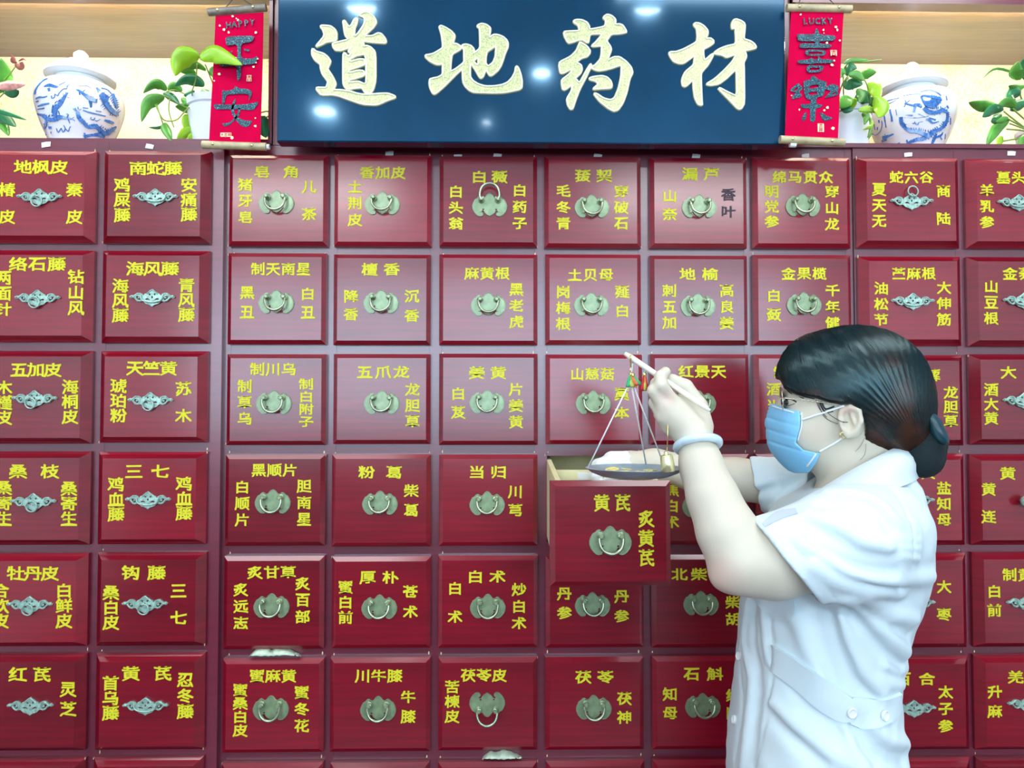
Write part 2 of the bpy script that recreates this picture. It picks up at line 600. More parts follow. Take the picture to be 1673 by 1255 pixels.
# text: T = title (chars, x first, x last, y), S = side columns (chars, x, y first, y last)
TXT = {
    (1, 0): [('T', '地枫皮', 38, 97, 273), ('S', '椿皮', 12, 310, 354), ('S', '秦皮', 122, 310, 354)],
    (2, 0): [('T', '南蛇藤', 226, 283, 275), ('S', '鸡屎藤', 200, 302, 351), ('S', '安痛藤', 309, 302, 350)],
    (3, 0): [('T', '皂角', 428, 476, 281), ('S', '猪牙皂', 401, 302, 355), ('S', '儿茶', 505, 305, 350)],
    (4, 0): [('T', '香加皮', 600, 651, 282), ('S', '土荆皮', 580, 305, 359)],
    (5, 0): [('T', '白薇', 783, 816, 289), ('S', '白头翁', 745, 313, 365), ('S', '白药子', 849, 311, 365)],
    (6, 0): [('T', '菝契', 952, 987, 287), ('S', '毛冬青', 920.5, 312, 365), ('S', '穿破石', 1015, 313, 365)],
    (7, 0): [('T', '漏芦', 1127, 1162, 284.5), ('S', '山奈', 1094, 320, 350), ('B', '香叶', 1190, 318, 346)],
    (8, 0): [('T', '绵马贯众', 1273, 1349, 289.5), ('S', '明党参', 1260.5, 313, 362), ('S', '穿山龙', 1359, 313, 366)],
    (9, 0): [('T', '蛇六谷', 1464, 1513, 289.5), ('S', '夏天无', 1436, 309.5, 361), ('S', '商陆', 1541, 312, 357)],
    (10, 0): [('T', '墓头回', 1639, 1688, 290), ('S', '羊乳参', 1612, 311, 363), ('S', '茜草', 1716, 312, 357)],
    (1, 1): [('T', '络石藤', 30, 93, 431.5), ('S', '两面针', 6, 454, 505), ('S', '钻山风', 124.5, 452, 503)],
    (2, 1): [('T', '海风藤', 221, 278, 439), ('S', '海风藤', 197, 467, 515), ('S', '青风藤', 305, 466, 514)],
    (3, 1): [('T', '制天南星', 421.7, 496, 439.5), ('S', '黑丑', 404, 478, 509.5), ('S', '白丑', 503, 480, 510)],
    (4, 1): [('T', '檀香', 604, 640, 440), ('S', '降香', 573.5, 484, 513.5), ('S', '沉香', 672.8, 484, 515.7)],
    (5, 1): [('T', '麻黄根', 770.7, 821, 446.7), ('S', '黑老虎', 843.7, 473, 525.6)],
    (6, 1): [('T', '土贝母', 939, 990, 449), ('S', '岗梅根', 920, 477, 529), ('S', '薤白', 1016.5, 476.6, 508)],
    (7, 1): [('T', '地榆', 1123, 1160, 448), ('S', '刺五加', 1093.6, 475, 527), ('S', '高良姜', 1187, 474.5, 527.7)],
    (8, 1): [('T', '金果榄', 1288, 1338.5, 447), ('S', '白蔹', 1264, 483, 514), ('S', '千年健', 1360, 475, 527.6)],
    (9, 1): [('T', '苎麻根', 1468, 1517, 447), ('S', '油松节', 1439.5, 471, 522.5), ('S', '大伸筋', 1542, 469.7, 522)],
    (10, 1): [('T', '金荞麦', 1649.7, 1702, 447), ('S', '山豆根', 1619, 468, 520)],
    (1, 2): [('T', '五加皮', 31.6, 86.7, 604), ('S', '木槿皮', 7, 633, 682), ('S', '海桐皮', 115, 632, 680.5)],
    (2, 2): [('T', '天竺黄', 221, 275.5, 601.5), ('S', '琥珀粉', 194, 630.5, 679), ('S', '苏木', 300, 635, 679)],
    (3, 2): [('T', '制川乌', 420.7, 472, 603), ('S', '制草乌', 400, 631, 683.7), ('S', '制白附子', 500.5, 627.5, 689)],
    (4, 2): [('T', '五爪龙', 596, 655.7, 607.7), ('S', '龙胆草', 674, 636, 688.6)],
    (5, 2): [('T', '姜黄', 779, 814, 608.7), ('S', '白芨', 748.7, 643, 673.5), ('S', '片姜黄', 843, 636, 689)],
    (6, 2): [('T', '山慈菇', 943, 992, 611), ('S', '藁本', 1015.7, 643.6, 674.5)],
    (7, 2): [('T', '红景天', 1120.6, 1173.8, 607)],
    (8, 2): [('T', '制首乌', 1275, 1326, 609), ('S', '酒当归', 1264, 636, 690)],
    (9, 2): [('T', '萆薢', 1482, 1523, 613), ('S', '龙胆草', 1553, 641, 688)],
    (10, 2): [('T', '大黄', 1647, 1690, 608), ('S', '酒大黄', 1619, 636.6, 683)],
    (1, 3): [('T', '桑枝', 30, 82, 770), ('S', '桑寄生', 6.7, 797, 847), ('S', '桑寄生', 113, 798, 847)],
    (2, 3): [('T', '三七', 219, 262, 770), ('S', '鸡血藤', 190, 791, 839.6), ('S', '鸡血藤', 301, 790, 838)],
    (3, 3): [('T', '黑顺片', 423, 474, 768), ('S', '白顺片', 396, 795.6, 849), ('S', '胆南星', 497, 794, 848)],
    (4, 3): [('T', '粉葛', 599, 644, 771.6), ('S', '柴葛', 672, 801.5, 833.4)],
    (5, 3): [('T', '当归', 779, 814.5, 771), ('S', '川芎', 842, 803, 833.4)],
    (7, 3): [('S', '焦白术', 1097.6, 800, 853), ('T', '白术', 1140, 1175, 771)],
    (8, 3): [('T', '白芍', 1290, 1330, 771), ('S', '酒芍', 1264, 806, 836)],
    (9, 3): [('T', '黄芩炎', 1467, 1516, 772), ('S', '盐知母', 1542, 797, 849)],
    (10, 3): [('T', '黄连', 1646, 1690, 773), ('S', '黄连', 1615, 799, 844)],
    (1, 4): [('T', '牡丹皮', 26.6, 82, 936.5), ('S', '合欢皮', 1.5, 965, 1014), ('S', '白鲜皮', 105, 964.7, 1014)],
    (2, 4): [('T', '钩藤', 214, 256, 935.6), ('S', '桑白皮', 181.7, 968, 1016.7), ('S', '三七', 292, 965, 1009)],
    (3, 4): [('T', '炙甘草', 417, 471, 935), ('S', '炙远志', 393.7, 963, 1017.5), ('S', '炙百部', 494.6, 953, 1007.6)],
    (4, 4): [('T', '厚朴', 600.8, 638, 943.5), ('S', '蜜白前', 564.6, 959, 1008.6), ('S', '苍术', 670.5, 966.5, 999.4)],
    (5, 4): [('T', '白术', 776.7, 812.8, 942), ('S', '白术', 743.5, 961, 1007.6), ('S', '炒白术', 848, 963, 1018)],
    (6, 4): [('T', '丹参', 950, 986, 940), ('S', '丹参', 922, 969.6, 1001), ('S', '丹参', 1015.5, 974, 1006.4)],
    (7, 4): [('T', '北柴胡', 1110, 1174, 938), ('S', '柴胡', 1197, 983.7, 1011.5)],
    (9, 4): [('S', '大枣', 1542, 958, 1003.7)],
    (10, 4): [('T', '制黄精', 1649, 1700, 939), ('S', '白前', 1624, 966, 997)],
    (1, 5): [('T', '红芪', 29.7, 68.7, 1101.7), ('S', '灵芝', 111.7, 1126, 1158)],
    (2, 5): [('T', '黄芪', 214, 266, 1100), ('S', '首乌藤', 181, 1116, 1164.5), ('S', '忍冬藤', 303, 1111, 1162)],
    (3, 5): [('T', '蜜麻黄', 420, 472, 1104), ('S', '蜜桑白皮', 392.7, 1127, 1193), ('S', '蜜冬花', 493, 1131, 1185.6)],
    (4, 5): [('T', '川牛膝', 592.6, 645, 1104), ('S', '牛膝', 667, 1138.6, 1170.5)],
    (5, 5): [('T', '茯苓皮', 765, 816, 1103), ('S', '苦楝皮', 738.8, 1122, 1170)],
    (6, 5): [('T', '茯苓', 953, 989, 1106), ('S', '茯神', 1020, 1141, 1172)],
    (7, 5): [('T', '石斛', 1130, 1168, 1101), ('S', '知母', 1094.7, 1134, 1164.8), ('S', '续断', 1198, 1136, 1166)],
    (9, 5): [('T', '百合', 1475, 1514, 1109), ('S', '太子参', 1544.6, 1130, 1186)],
    (10, 5): [('T', '羌活', 1659, 1700, 1106), ('S', '升麻', 1625, 1130, 1162)],
}
HAND = {}  # handle centres
for r, ys in enumerate([(323, 323, 331, 333, 336, 338, 338, 336, 330, 332), (488, 487, 494, 494, 498, 498, 499, 497, 493, 492),
                        (652, 655, 658, 658, 657, 658, 658, 658, 656, 655), (820, 817, 820, 822, 823, 822, 826, 822, 818, 818),
                        (988, 987, 990, 992, 991, 988, 986, 988, 985, 985), (1153, 1153, 1157, 1158, 1150, 1156, 1153, 1155, 1157, 1150)]):
    xs = [(66, 255, 452, 625, 800, 967, 1142, 1311, 1488, 1663), (63, 250, 452, 623, 798, 966, 1140, 1313, 1490, 1672),
          (58, 247, 448, 624, 796, 969, 1141, 1315, 1490, 1672), (56, 243, 446, 621, 796, 969, 1143, 1315, 1490, 1668),
          (50, 238, 444, 620, 797, 968, 1145, 1315, 1491, 1678), (51, 239, 443, 618, 796, 970, 1148, 1315, 1492, 1680)][r]
    for c in range(10):
        HAND[(c + 1, r)] = (xs[c], ys[c])

make_glyphs(sorted({ch for v in TXT.values() for e in v for ch in e[1]} | set('炙黄芪') | set('HAPPYLUCKY') | set('大吉祥')))

# ------------------------------------------------------------------ handles
S8 = 1.0 / 7.844


def half_sym(pts, cx, cy, s):
    h = [((x - cx) * s, -(y - cy) * s) for x, y in pts]
    return h + [(-x, z) for x, z in reversed(h) if abs(x) > 1e-9]


PXM = 1.48 / F            # metres per photo pixel on the drawer fronts
plate_pts = [(574, 480), (600, 490), (618, 508), (632, 530), (652, 540), (672, 530), (690, 516), (715, 522), (735, 545), (765, 562), (786, 600),
             (800, 640), (797, 680), (782, 720), (755, 755), (728, 778), (700, 786), (672, 780), (662, 762), (668, 742), (690, 728), (672, 708),
             (650, 712), (640, 735), (615, 758), (574, 780)]
plate2d = half_sym(plate_pts, 574, 640, S8 * PXM)
pm = MB()
def oval(cx, cz, a, b, n=8):
    return [(cx + a * math.cos(2 * math.pi * i / n), cz + b * math.sin(2 * math.pi * i / n)) for i in range(n)]


pm.poly([plate2d] + [oval(s * 0.0160, 0.0152, 0.0026, 0.0020) for s in (-1, 1)] + [oval(s * 0.0132, -0.0085, 0.0022, 0.0018) for s in (-1, 1)], lambda x, z, h: (x, -h, z), 0.0024)
pm.tube([(x * 0.965, -0.0024, z * 0.965) for x, z in plate2d], 0.0006, 5, closed=True)
for sx in (-1, 1):
    pm.lathe([(0.0062, 0), (0.0062, 0.003), (0.0035, 0.005), (0.0033, 0.012), (0.0045, 0.013), (0.003, 0.0155)], (sx * 0.0170, -0.002, 0.0098), 12, (0, -1, 0))
    pm.lathe([(0.0014, 0), (0.001, 0.0012)], (sx * 0.0195, -0.002, -0.0135), 8, (0, -1, 0))
PLATE = mesh_of(pm, 'handle_plate', M['brass'], True, 35)
bm_ = MB()
half = [(0.0125, 0.0085), (0.0135, 0.0125), (0.0172, 0.0125), (0.0195, 0.0085), (0.0196, 0.001), (0.0172, -0.007), (0.0125, -0.0128), (0.0065, -0.0163), (0.0, -0.0175)]
pts = [(x, z) for x, z in half] + [(-x, z) for x, z in reversed(half[:-1])]
P3 = [(x, -0.012 - 0.006 * min(1, max(0, (0.0125 - z) / 0.03)), z) for x, z in pts]
P3 = smooth_path(P3, 4)
rr = [0.0014 + 0.0013 * math.sin(math.pi * i / (len(P3) - 1)) ** 0.7 for i in range(len(P3))]
bm_.tube(P3, rr, 8)
BAIL = mesh_of(bm_, 'handle_bail', M['bail'], True)

# cast filigree plate (half outline, px of a 15.69x crop centred at 698,700)
S15 = 1.0 / 15.69 * PXM
fil_pts = [(698, 465), (745, 510), (800, 540), (835, 570), (885, 590), (920, 640), (945, 590), (1000, 565), (1075, 565), (1130, 605),
           (1160, 630), (1215, 620), (1270, 665), (1235, 700), (1160, 690), (1120, 730), (1075, 780), (1010, 795), (960, 775),
           (920, 780), (860, 840), (760, 870), (730, 890), (698, 915)]
fil2d = half_sym(fil_pts, 698, 690, S15)
hole_r = [(985, 690), (1010, 655), (1070, 640), (1110, 660), (1085, 710), (1030, 750), (990, 740)]
hole_c = [(698, 640), (725, 675), (698, 715), (671, 675)]
hole_e = [(735, 595), (775, 575), (785, 615), (755, 635)]
hole_b = [(745, 765), (780, 715), (830, 700), (880, 725), (850, 745), (800, 740)]


def px2(pts, mirror=False):
    q = [((x - 698) * S15 * (-1 if mirror else 1), -(y - 690) * S15) for x, y in pts]
    return q


fm = MB()
fm.poly([fil2d, px2(hole_r), px2(hole_r, 1), px2(hole_c), px2(hole_e), px2(hole_e, 1), px2(hole_b), px2(hole_b, 1)], lambda x, z, h: (x, -0.001 - h, z), 0.003)
for sx in (-1, 1):
    ln = [(1215, 655), (1160, 665), (1110, 620), (1060, 590), (985, 600), (960, 660), (975, 740), (1030, 775), (1085, 740), (1130, 680)]
    fm.tube(smooth_path([((x - 698) * S15 * sx, -0.0045, -(y - 690) * S15) for x, y in ln], 3), 0.0013, 6)
    fm.lathe([(0.002, 0), (0.0024, 0.0015), (0.0012, 0.004)], (sx * (1225 - 698) * S15, -0.003, -(660 - 690) * S15), 8, (0, -1, 0))
    fm.lathe([(0.0022, 0), (0.0026, 0.0015), (0.0012, 0.004)], (sx * (1030 - 698) * S15, -0.002, -(690 - 690) * S15), 8, (0, -1, 0))
ln = [(560, 600), (620, 545), (698, 490), (776, 545), (836, 600)]
fm.tube(smooth_path([((x - 698) * S15, -0.0045, -(y - 690) * S15) for x, y in ln], 3), 0.0014, 6)
FIL = mesh_of(fm, 'handle_plate', M['verdigris'], True, 40)
rm = MB()
rm.tube([(0.0105 * math.cos(a), -0.0075 - 0.001 * math.sin(a), -0.0085 + 0.0105 * math.sin(a)) for a in [2 * math.pi * i / 20 for i in range(20)]], 0.0014, 7, closed=True)
rm.tube([(0, -0.003, 0.001), (0, -0.0075, 0.002), (0, -0.0095, 0.0)], 0.0016, 6)
RING = mesh_of(rm, 'pull_ring', M['verdigris'], True)
sm = MB()
sm.tube(smooth_path([((x - 698) * S15, -0.0065, -(y - 690) * S15) for x, y in [(430, 640), (440, 720), (500, 775), (600, 800), (698, 808), (796, 800), (896, 775), (956, 720), (966, 640)]], 3), 0.0015, 7)
SWING = mesh_of(sm, 'handle_bail', M['verdigris'], True)
km = MB().lathe([(0.004, 0), (0.004, 0.008), (0.011, 0.012), (0.012, 0.018), (0.008, 0.024), (0.002, 0.026)], (0, 0, 0), 20, (0, -1, 0))
KNOB = mesh_of(km, 'knob', M['verdigris'], True)
RINGED = {(1, 0), (1, 1), (1, 2), (1, 3), (1, 4), (2, 2), (2, 4)}

# ------------------------------------------------------------------ cabinets
CAB = {}
LIM = {}
zt = {u: row_z(u, 0)[1] for u in 'LMR'}
xs_ = {c: col_x(c) for c in COLS}
LIM['L'] = (xs_[0][0] - 0.018, at(362, 640, FACE['L']).x)
LIM['M'] = (at(364, 640, FACE['M']).x, at(1394, 420, FACE['M']).x)
LIM['R'] = (at(1395, 420, FACE['R']).x, xs_[11][1] + 0.018)
TOPZ = at(836, 240, 1.50).z
BASEZ = 0.09
LAB = {'L': 'red lacquered herb drawer cabinet beside the wide one, under the HAPPY scroll and pothos',
       'M': 'wide red lacquered herb drawer cabinet under the dark signboard, brass bat-shaped handles',
       'R': 'red lacquered herb drawer cabinet behind the woman in white, under the peace lily'}
OPEN = (6, 3)


def drawer_front(mb, x0, x1, z0, z1, yb, u):
    p = PROUD[u]
    if u == 'M':
        b = 0.0085
        mb.frustum([(x0, x1, z0, z1, yb), (x0, x1, z0, z1, yb - p + 0.0063), (x0 + b, x1 - b, z0 + b, z1 - b, yb - p)])
    else:
        mb.frustum([(x0, x1, z0, z1, yb), (x0, x1, z0, z1, yb - 0.007), (x0 + 0.005, x1 - 0.005, z0 + 0.005, z1 - 0.005, yb - 0.012),
                    (x0 + 0.015, x1 - 0.015, z0 + 0.012, z1 - 0.012, yb - p)])


def letters_for(key, yface, drawer, mapf=None):
    for kind, s, a, b, c in TXT[key]:
        n = len(s)
        for i, ch in enumerate(s):
            t = i / max(1, n - 1)
            if kind == 'T':
                px, py = a + (b - a) * t, c
                sp = abs(b - a) / max(1, n - 1)
                w, h = min(27, max(23, sp * 0.96)), 18.8
            else:
                px, py = a, b + (c - b) * t
                sp = abs(c - b) / max(1, n - 1)
                w, h = 24.5, min(19.0, sp * 0.82)
            big = 1.1 if unit_of(key[0]) == 'L' else 1.0
            q = at(px, py, yface)
            mb = MB()
            stamp(mb, ch, q.x, q.z, w * PXM * big, h * PXM * 1.06 * big, yface, 0.0010)
            mb.build('character', M['black_ink' if kind == 'B' else 'gold_ink'], drawer)


for u in 'LMR':
    x0, x1 = LIM[u]
    Y = FACE[u]
    cab = thing('drawer_cabinet', LAB[u], 'cabinet', ((x0 + x1) / 2, Y + 0.2, 0), 'herb drawer cabinets')
    CAB[u] = cab
    g = 0.0008
    top = TOPZ
    body = MB()
    body.box(x0 + g, x0 + 0.016, Y + 0.02, 1.93, BASEZ, top).box(x1 - 0.016, x1 - g, Y + 0.02, 1.93, BASEZ, top)
    body.box(x0 + 0.016, x1 - 0.016, 1.915, 1.93, BASEZ, top).box(x0 + 0.016, x1 - 0.016, Y + 0.02, 1.915, top - 0.016, top)
    body.box(x0 + 0.016, x1 - 0.016, Y + 0.02, 1.915, BASEZ, BASEZ + 0.016)
    body.build('carcass', M['frame'], cab)
    MB().box(x0 + g, x1 - g, Y + 0.03, 1.9, 0.0, BASEZ).build('plinth', M['frame'], cab)
    cols = sorted(c for c in COLS if unit_of(c) == u)
    rows = [row_z(u, r) for r in range(7)]
    # stiles between the drawer columns, rails between the rows
    edges = [x0 + g] + [v for c in cols for v in (xs_[c][0] + 0.004, xs_[c][1] - 0.004)] + [x1 - g]
    zlow = rows[-1][0]
    for i in range(0, len(edges), 2):
        MB().box(edges[i], edges[i + 1], Y, Y + 0.02, BASEZ, top).build('stile', M['frame'], cab)
    for c in cols:
        a, b = xs_[c][0] + 0.0042, xs_[c][1] - 0.0042
        MB().box(a, b, Y + 0.0004, Y + 0.02, rows[0][1] - 0.004, top).build('rail', M['frame'], cab)
        for r in range(6):
            MB().box(a, b, Y + 0.0004, Y + 0.02, rows[r + 1][1] - 0.004, rows[r][0] + 0.004).build('rail', M['frame'], cab)
        MB().box(a, b, Y + 0.0004, Y + 0.02, BASEZ, zlow + 0.004).build('lower_panel', M['frame'], cab)
    for c in cols:
        for r in range(7):
            if (c, r) == OPEN:
                continue
            a, b = xs_[c]
            z0, z1 = rows[r]
            j = lambda s=0.0012: random.uniform(-s, s)
            yb = Y - 0.0006
            mb = MB()
            drawer_front(mb, a + j(), b + j(), z0 + j(), z1 + j(), yb, u)
            cx, cz = (a + b) / 2, (z0 + z1) / 2
            d = mb.build('drawer', M['drawer'], cab, loc=(cx, yb, cz))
            yf = yb - PROUD[u]
            if (c, r) in TXT:
                letters_for((c, r), yf, d)
            hp = HAND.get((c, r))
            q = at(hp[0], hp[1], yf) if hp else Vector((cx, yf, cz))
            if (c, r) == (10, 3):
                part('knob', KNOB, None, d, (q.x, yf, q.z))
            elif u == 'M':
                flip = (c, r) == (5, 5)
                part('handle_plate', PLATE, None, d, (q.x, yf, q.z), (0, math.pi if flip else 0, 0))
                if (c, r) == (5, 0):
                    part('handle_bail', BAIL, None, d, (q.x, yf - 0.002, q.z + 0.021), (R(8), math.pi, 0))
                elif flip:
                    part('handle_bail', BAIL, None, d, (q.x, yf - 0.001, q.z - 0.0185))
                else:
                    part('handle_bail', BAIL, None, d, (q.x + random.uniform(-.0004, .0004), yf, q.z), (R(random.uniform(-4, 6)), 0, 0))
            else:
                part('handle_plate', FIL, None, d, (q.x, yf, q.z))
                if (c, r) in RINGED:
                    part('pull_ring', RING, None, d, (q.x - 0.0028, yf, q.z), (0, R(random.uniform(-20, 20)), 0))
                elif (c, r) == (9, 0):
                    part('pull_ring', RING, None, d, (q.x - 0.002, yf, q.z + 0.012), (0, R(200), 0))
                elif r < 5 or c == 2:
                    part('handle_bail', SWING, None, d, (q.x, yf, q.z))

# ------------------------------------------------------------------ the drawer pulled open
OY = 1.232
cab = CAB['M']
p00, p11 = at(899, 959, OY), at(1096, 786, OY)
ox0, ox1, oz0, oz1 = p00.x, p11.x, p00.z, p11.z
mb = MB()
drawer_front(mb, ox0, ox1, oz0, oz1, OY + 0.017, 'M')
dr = mb.build('drawer', M['drawer'], cab, loc=((ox0 + ox1) / 2, OY + 0.017, (oz0 + oz1) / 2))
dr['label'] = 'drawer pulled open, its pale wood box showing'
for s, pts in (('黄芪', [(983, 821), (1017, 821)]), ('炙黄芪', [(1056, 847), (1055.5, 879), (1056, 911)])):
    for ch, (px, py) in zip(s, pts):
        q = at(px, py, OY)
        lm = MB()
        stamp(lm, ch, q.x, q.z, 27 * OY / F, 25 * OY / F * 1.06, OY, 0.0010)
        lm.build('character', M['gold_ink'], dr)
q = at(997, 884, OY)
part('handle_plate', PLATE, None, dr, (q.x, OY, q.z))
part('handle_bail', BAIL, None, dr, (q.x, OY, q.z), (R(4), 0, 0))
bx0, bx1 = ox0 + 0.012, ox1 - 0.012
by0, by1 = OY + 0.017, 1.64
t_ = 0.009
SL = 0.085          # the drawer hangs a little nose-down


def board(name, x0, x1, y0, y1, zb, zt_):
    mb = MB().box(x0, x1, y0, y1, zb, zt_)
    mb.v = [(x, y, z + (y - OY) * SL) for x, y, z in mb.v]
    return mb.build(name, M['light_wood'], dr)


bz0, bz1 = oz0 + 0.014, oz1 - 0.006
board('side_board', bx0, bx0 + t_, by0, by1, bz0, bz1)
board('side_board', bx1 - t_, bx1, by0, by1, bz0, bz1)
board('back_board', bx0 + t_, bx1 - t_, by1 - t_, by1, bz0, bz1 - 0.012)
board('bottom_board', bx0 + t_, bx1 - t_, by0, by1 - t_, bz0, bz0 + 0.006)
ym = 1.42
board('divider', bx0 + t_, bx1 - t_, ym, ym + 0.007, bz0 + 0.006, bz1 - 0.008)
q = at(952, 779, ym)
MB().box(q.x - 0.010, q.x + 0.02, ym - 0.001, ym - 0.0004, q.z - 0.006, q.z + 0.008).build('paper_label', M['paper'], dr)

# dried root slices lying in the open drawer
hb = MB()
for i in range(160):
    x = random.uniform(bx0 + 0.03, bx1 - 0.03)
    y = random.uniform(by0 + 0.02, ym - 0.02)
    z = bz0 + 0.010 + random.uniform(0, 0.06)
    r_ = random.uniform(0.006, 0.012)
    nrm = Vector((random.gauss(0, .5), random.gauss(0, .5), 1)).normalized()
    hb.lathe([(r_, 0), (r_ * 0.95, 0.0015)], (x, y, z), 7, nrm)
o = hb.build('dried_root_slices', plain('pale_root', (0.72, 0.66, 0.30), 0.7, 0, 0, 0.3, 200), loc=((bx0 + bx1) / 2, (by0 + ym) / 2, bz0 + 0.006))
tag(o, 'pale dried root slices heaped inside the pulled-out drawer', 'herbs', kind='stuff')

# paper tabs stuck on the top rail
for (px, py, w, h, a, u) in ((74, 235.5, 15, 9, 6, 'L'), (243.5, 238.5, 13, 8, -12, 'L'), (636, 250, 14, 8, 3, 'M'), (748, 254, 14, 5, 0, 'M'), (813, 253, 14, 6, -5, 'M'), (977, 254.5, 14, 8, -8, 'M'),
                             (1138, 254.5, 14, 8, -6, 'M'), (1317, 254.5, 13, 8, 8, 'M'), (1485, 252, 14, 7, 3, 'R'), (1654, 250, 14, 8, -4, 'R')):
    Y = FACE[u] - 0.004
    q = at(px, py, Y)
    ww, hh = w * PXM / 2, h * PXM / 2
    mb = MB()
    ca, sa = math.cos(R(a)), math.sin(R(a))
    ring = [(-ww, -hh), (ww * 0.9, -hh * 0.8), (ww, hh * 0.9), (ww * 0.1, hh), (-ww * 0.95, hh * 0.85)]
    mb.poly([[(x * ca - z * sa, x * sa + z * ca) for x, z in ring]], lambda x, z, h: (q.x + x, Y + 0.0034 - h, q.z + z), 0.0012)
    mb.build('paper_tab', M['paper'], CAB[u])

# short worn slivers of bare undercoat at the corners of the drawer openings
for u in 'LMR':
    mb = MB()
    for c in COLS:
        if unit_of(c) != u:
            continue
        for r in range(7):
            z0, z1 = row_z(u, r)
            for x in xs_[c]:
                if random.random() < 0.45:
                    s_ = 1 if x == xs_[c][0] else -1
                    xx = x + s_ * random.uniform(0.003, 0.008)
                    zz = z1 + random.uniform(0.001, 0.003)
                    hh, ww = random.uniform(0.003, 0.008), random.uniform(0.0006, 0.0014)
                    Y = FACE[u] - 0.0001
                    mb.poly([[(xx - ww, zz), (xx + ww * 0.6, zz + 0.0004), (xx + ww, zz + hh * 0.6), (xx - ww * 0.2, zz + hh), (xx - ww * 1.2, zz + hh * 0.5)]], lambda x_, z_, h: (x_, Y + 0.0004 - h, z_), 0.0006)
            if random.random() < 0.5:
                xx = random.choice(xs_[c]) * 1.0
                s_ = 1 if xx == xs_[c][0] else -1
                zz = random.choice((z0, z1 - 0.004))
                yf = FACE[u] - 0.011
                mb.box(min(xx, xx - s_ * 0.0006), max(xx, xx - s_ * 0.0006), yf, yf + 0.004, zz, zz + 0.004)
    mb.build('worn_paint', M['light_wood'], CAB[u], props={'kind': 'stuff'})
# ------------------------------------------------------------------ upper part: niches, sign
NB = 1.783     # back of the niches
NF = 1.497     # front plane
def rail(name, mb, par, mat='frame'):
    return mb.build(name, M[mat], par)


zsL, zsR = at(200, 227, NF).z, at(1550, 239, NF).z
ZS = (zsL + zsR) / 2 + 0.001                 # niche floor level
zc = (at(200, -1, NF).z + at(1540, 9, NF).z) / 2   # niche ceiling level
xl = at(446, 120, NF).x
xr = at(1293, 120, NF).x
for side, xa, xb, lab in (('L', LIM['L'][0], xl, 'lit display niche holding the jar and pothos, gold papered back, beside the HAPPY scroll'),
                          ('R', xr, LIM['R'][1], 'lit display niche with the round-seal jar, gold papered back, beside the LUCKY scroll')):
    n = thing('display_niche', lab, 'shelf', ((xa + xb) / 2, NF + 0.1, TOPZ + 0.0005), 'lit display niches')
    b0 = TOPZ + 0.0005
    MB().box(xa, xb, NB, NB + 0.014, b0, zc + 0.05).build('back_panel', M['wallpaper'], n)
    MB().box(xa, xb, NF - 0.006, NB, b0, ZS).build('floor_board', M['frame'], n)
    MB().box(xa, xb, NF + 0.02, NB, zc + 0.013, zc + 0.033).build('ceiling_panel', M['niche_ceiling'], n)
    MB().box(xa, xb, NF - 0.012, NF + 0.0195, zc - 0.001, zc + 0.06).build('top_rail', M['frame'], n)
    xe = xb if side == 'L' else xa
    s_ = -1 if side == 'L' else 1
    e0, e1 = sorted((xe, xe + s_ * 0.007))
    MB().box(e0, e1, NF - 0.006, NB, ZS, zc + 0.013).build('end_panel', M['frame'], n)
    xo = xa if side == 'L' else xb
    e0, e1 = sorted((xo, xo - s_ * 0.012))
    MB().box(e0, e1, NF - 0.006, NB, ZS, zc + 0.013).build('end_panel', M['frame'], n)
    MB().box(xa + 0.02, xb - 0.02, NF + 0.0205, NF + 0.029, zc + 0.0068, zc + 0.0125).build('light_strip', M['strip_light'], n)
# panel that closes the middle and carries the sign
mp = thing('upper_cabinet', 'closed red upper cabinet behind the dark signboard', 'cabinet', ((xl + xr) / 2, 1.6, TOPZ + 0.0005))
MB().box(xl + 0.001, xr - 0.001, 1.4985, NB, TOPZ + 0.0005, zc + 0.3).build('front_panel', M['frame'], mp)

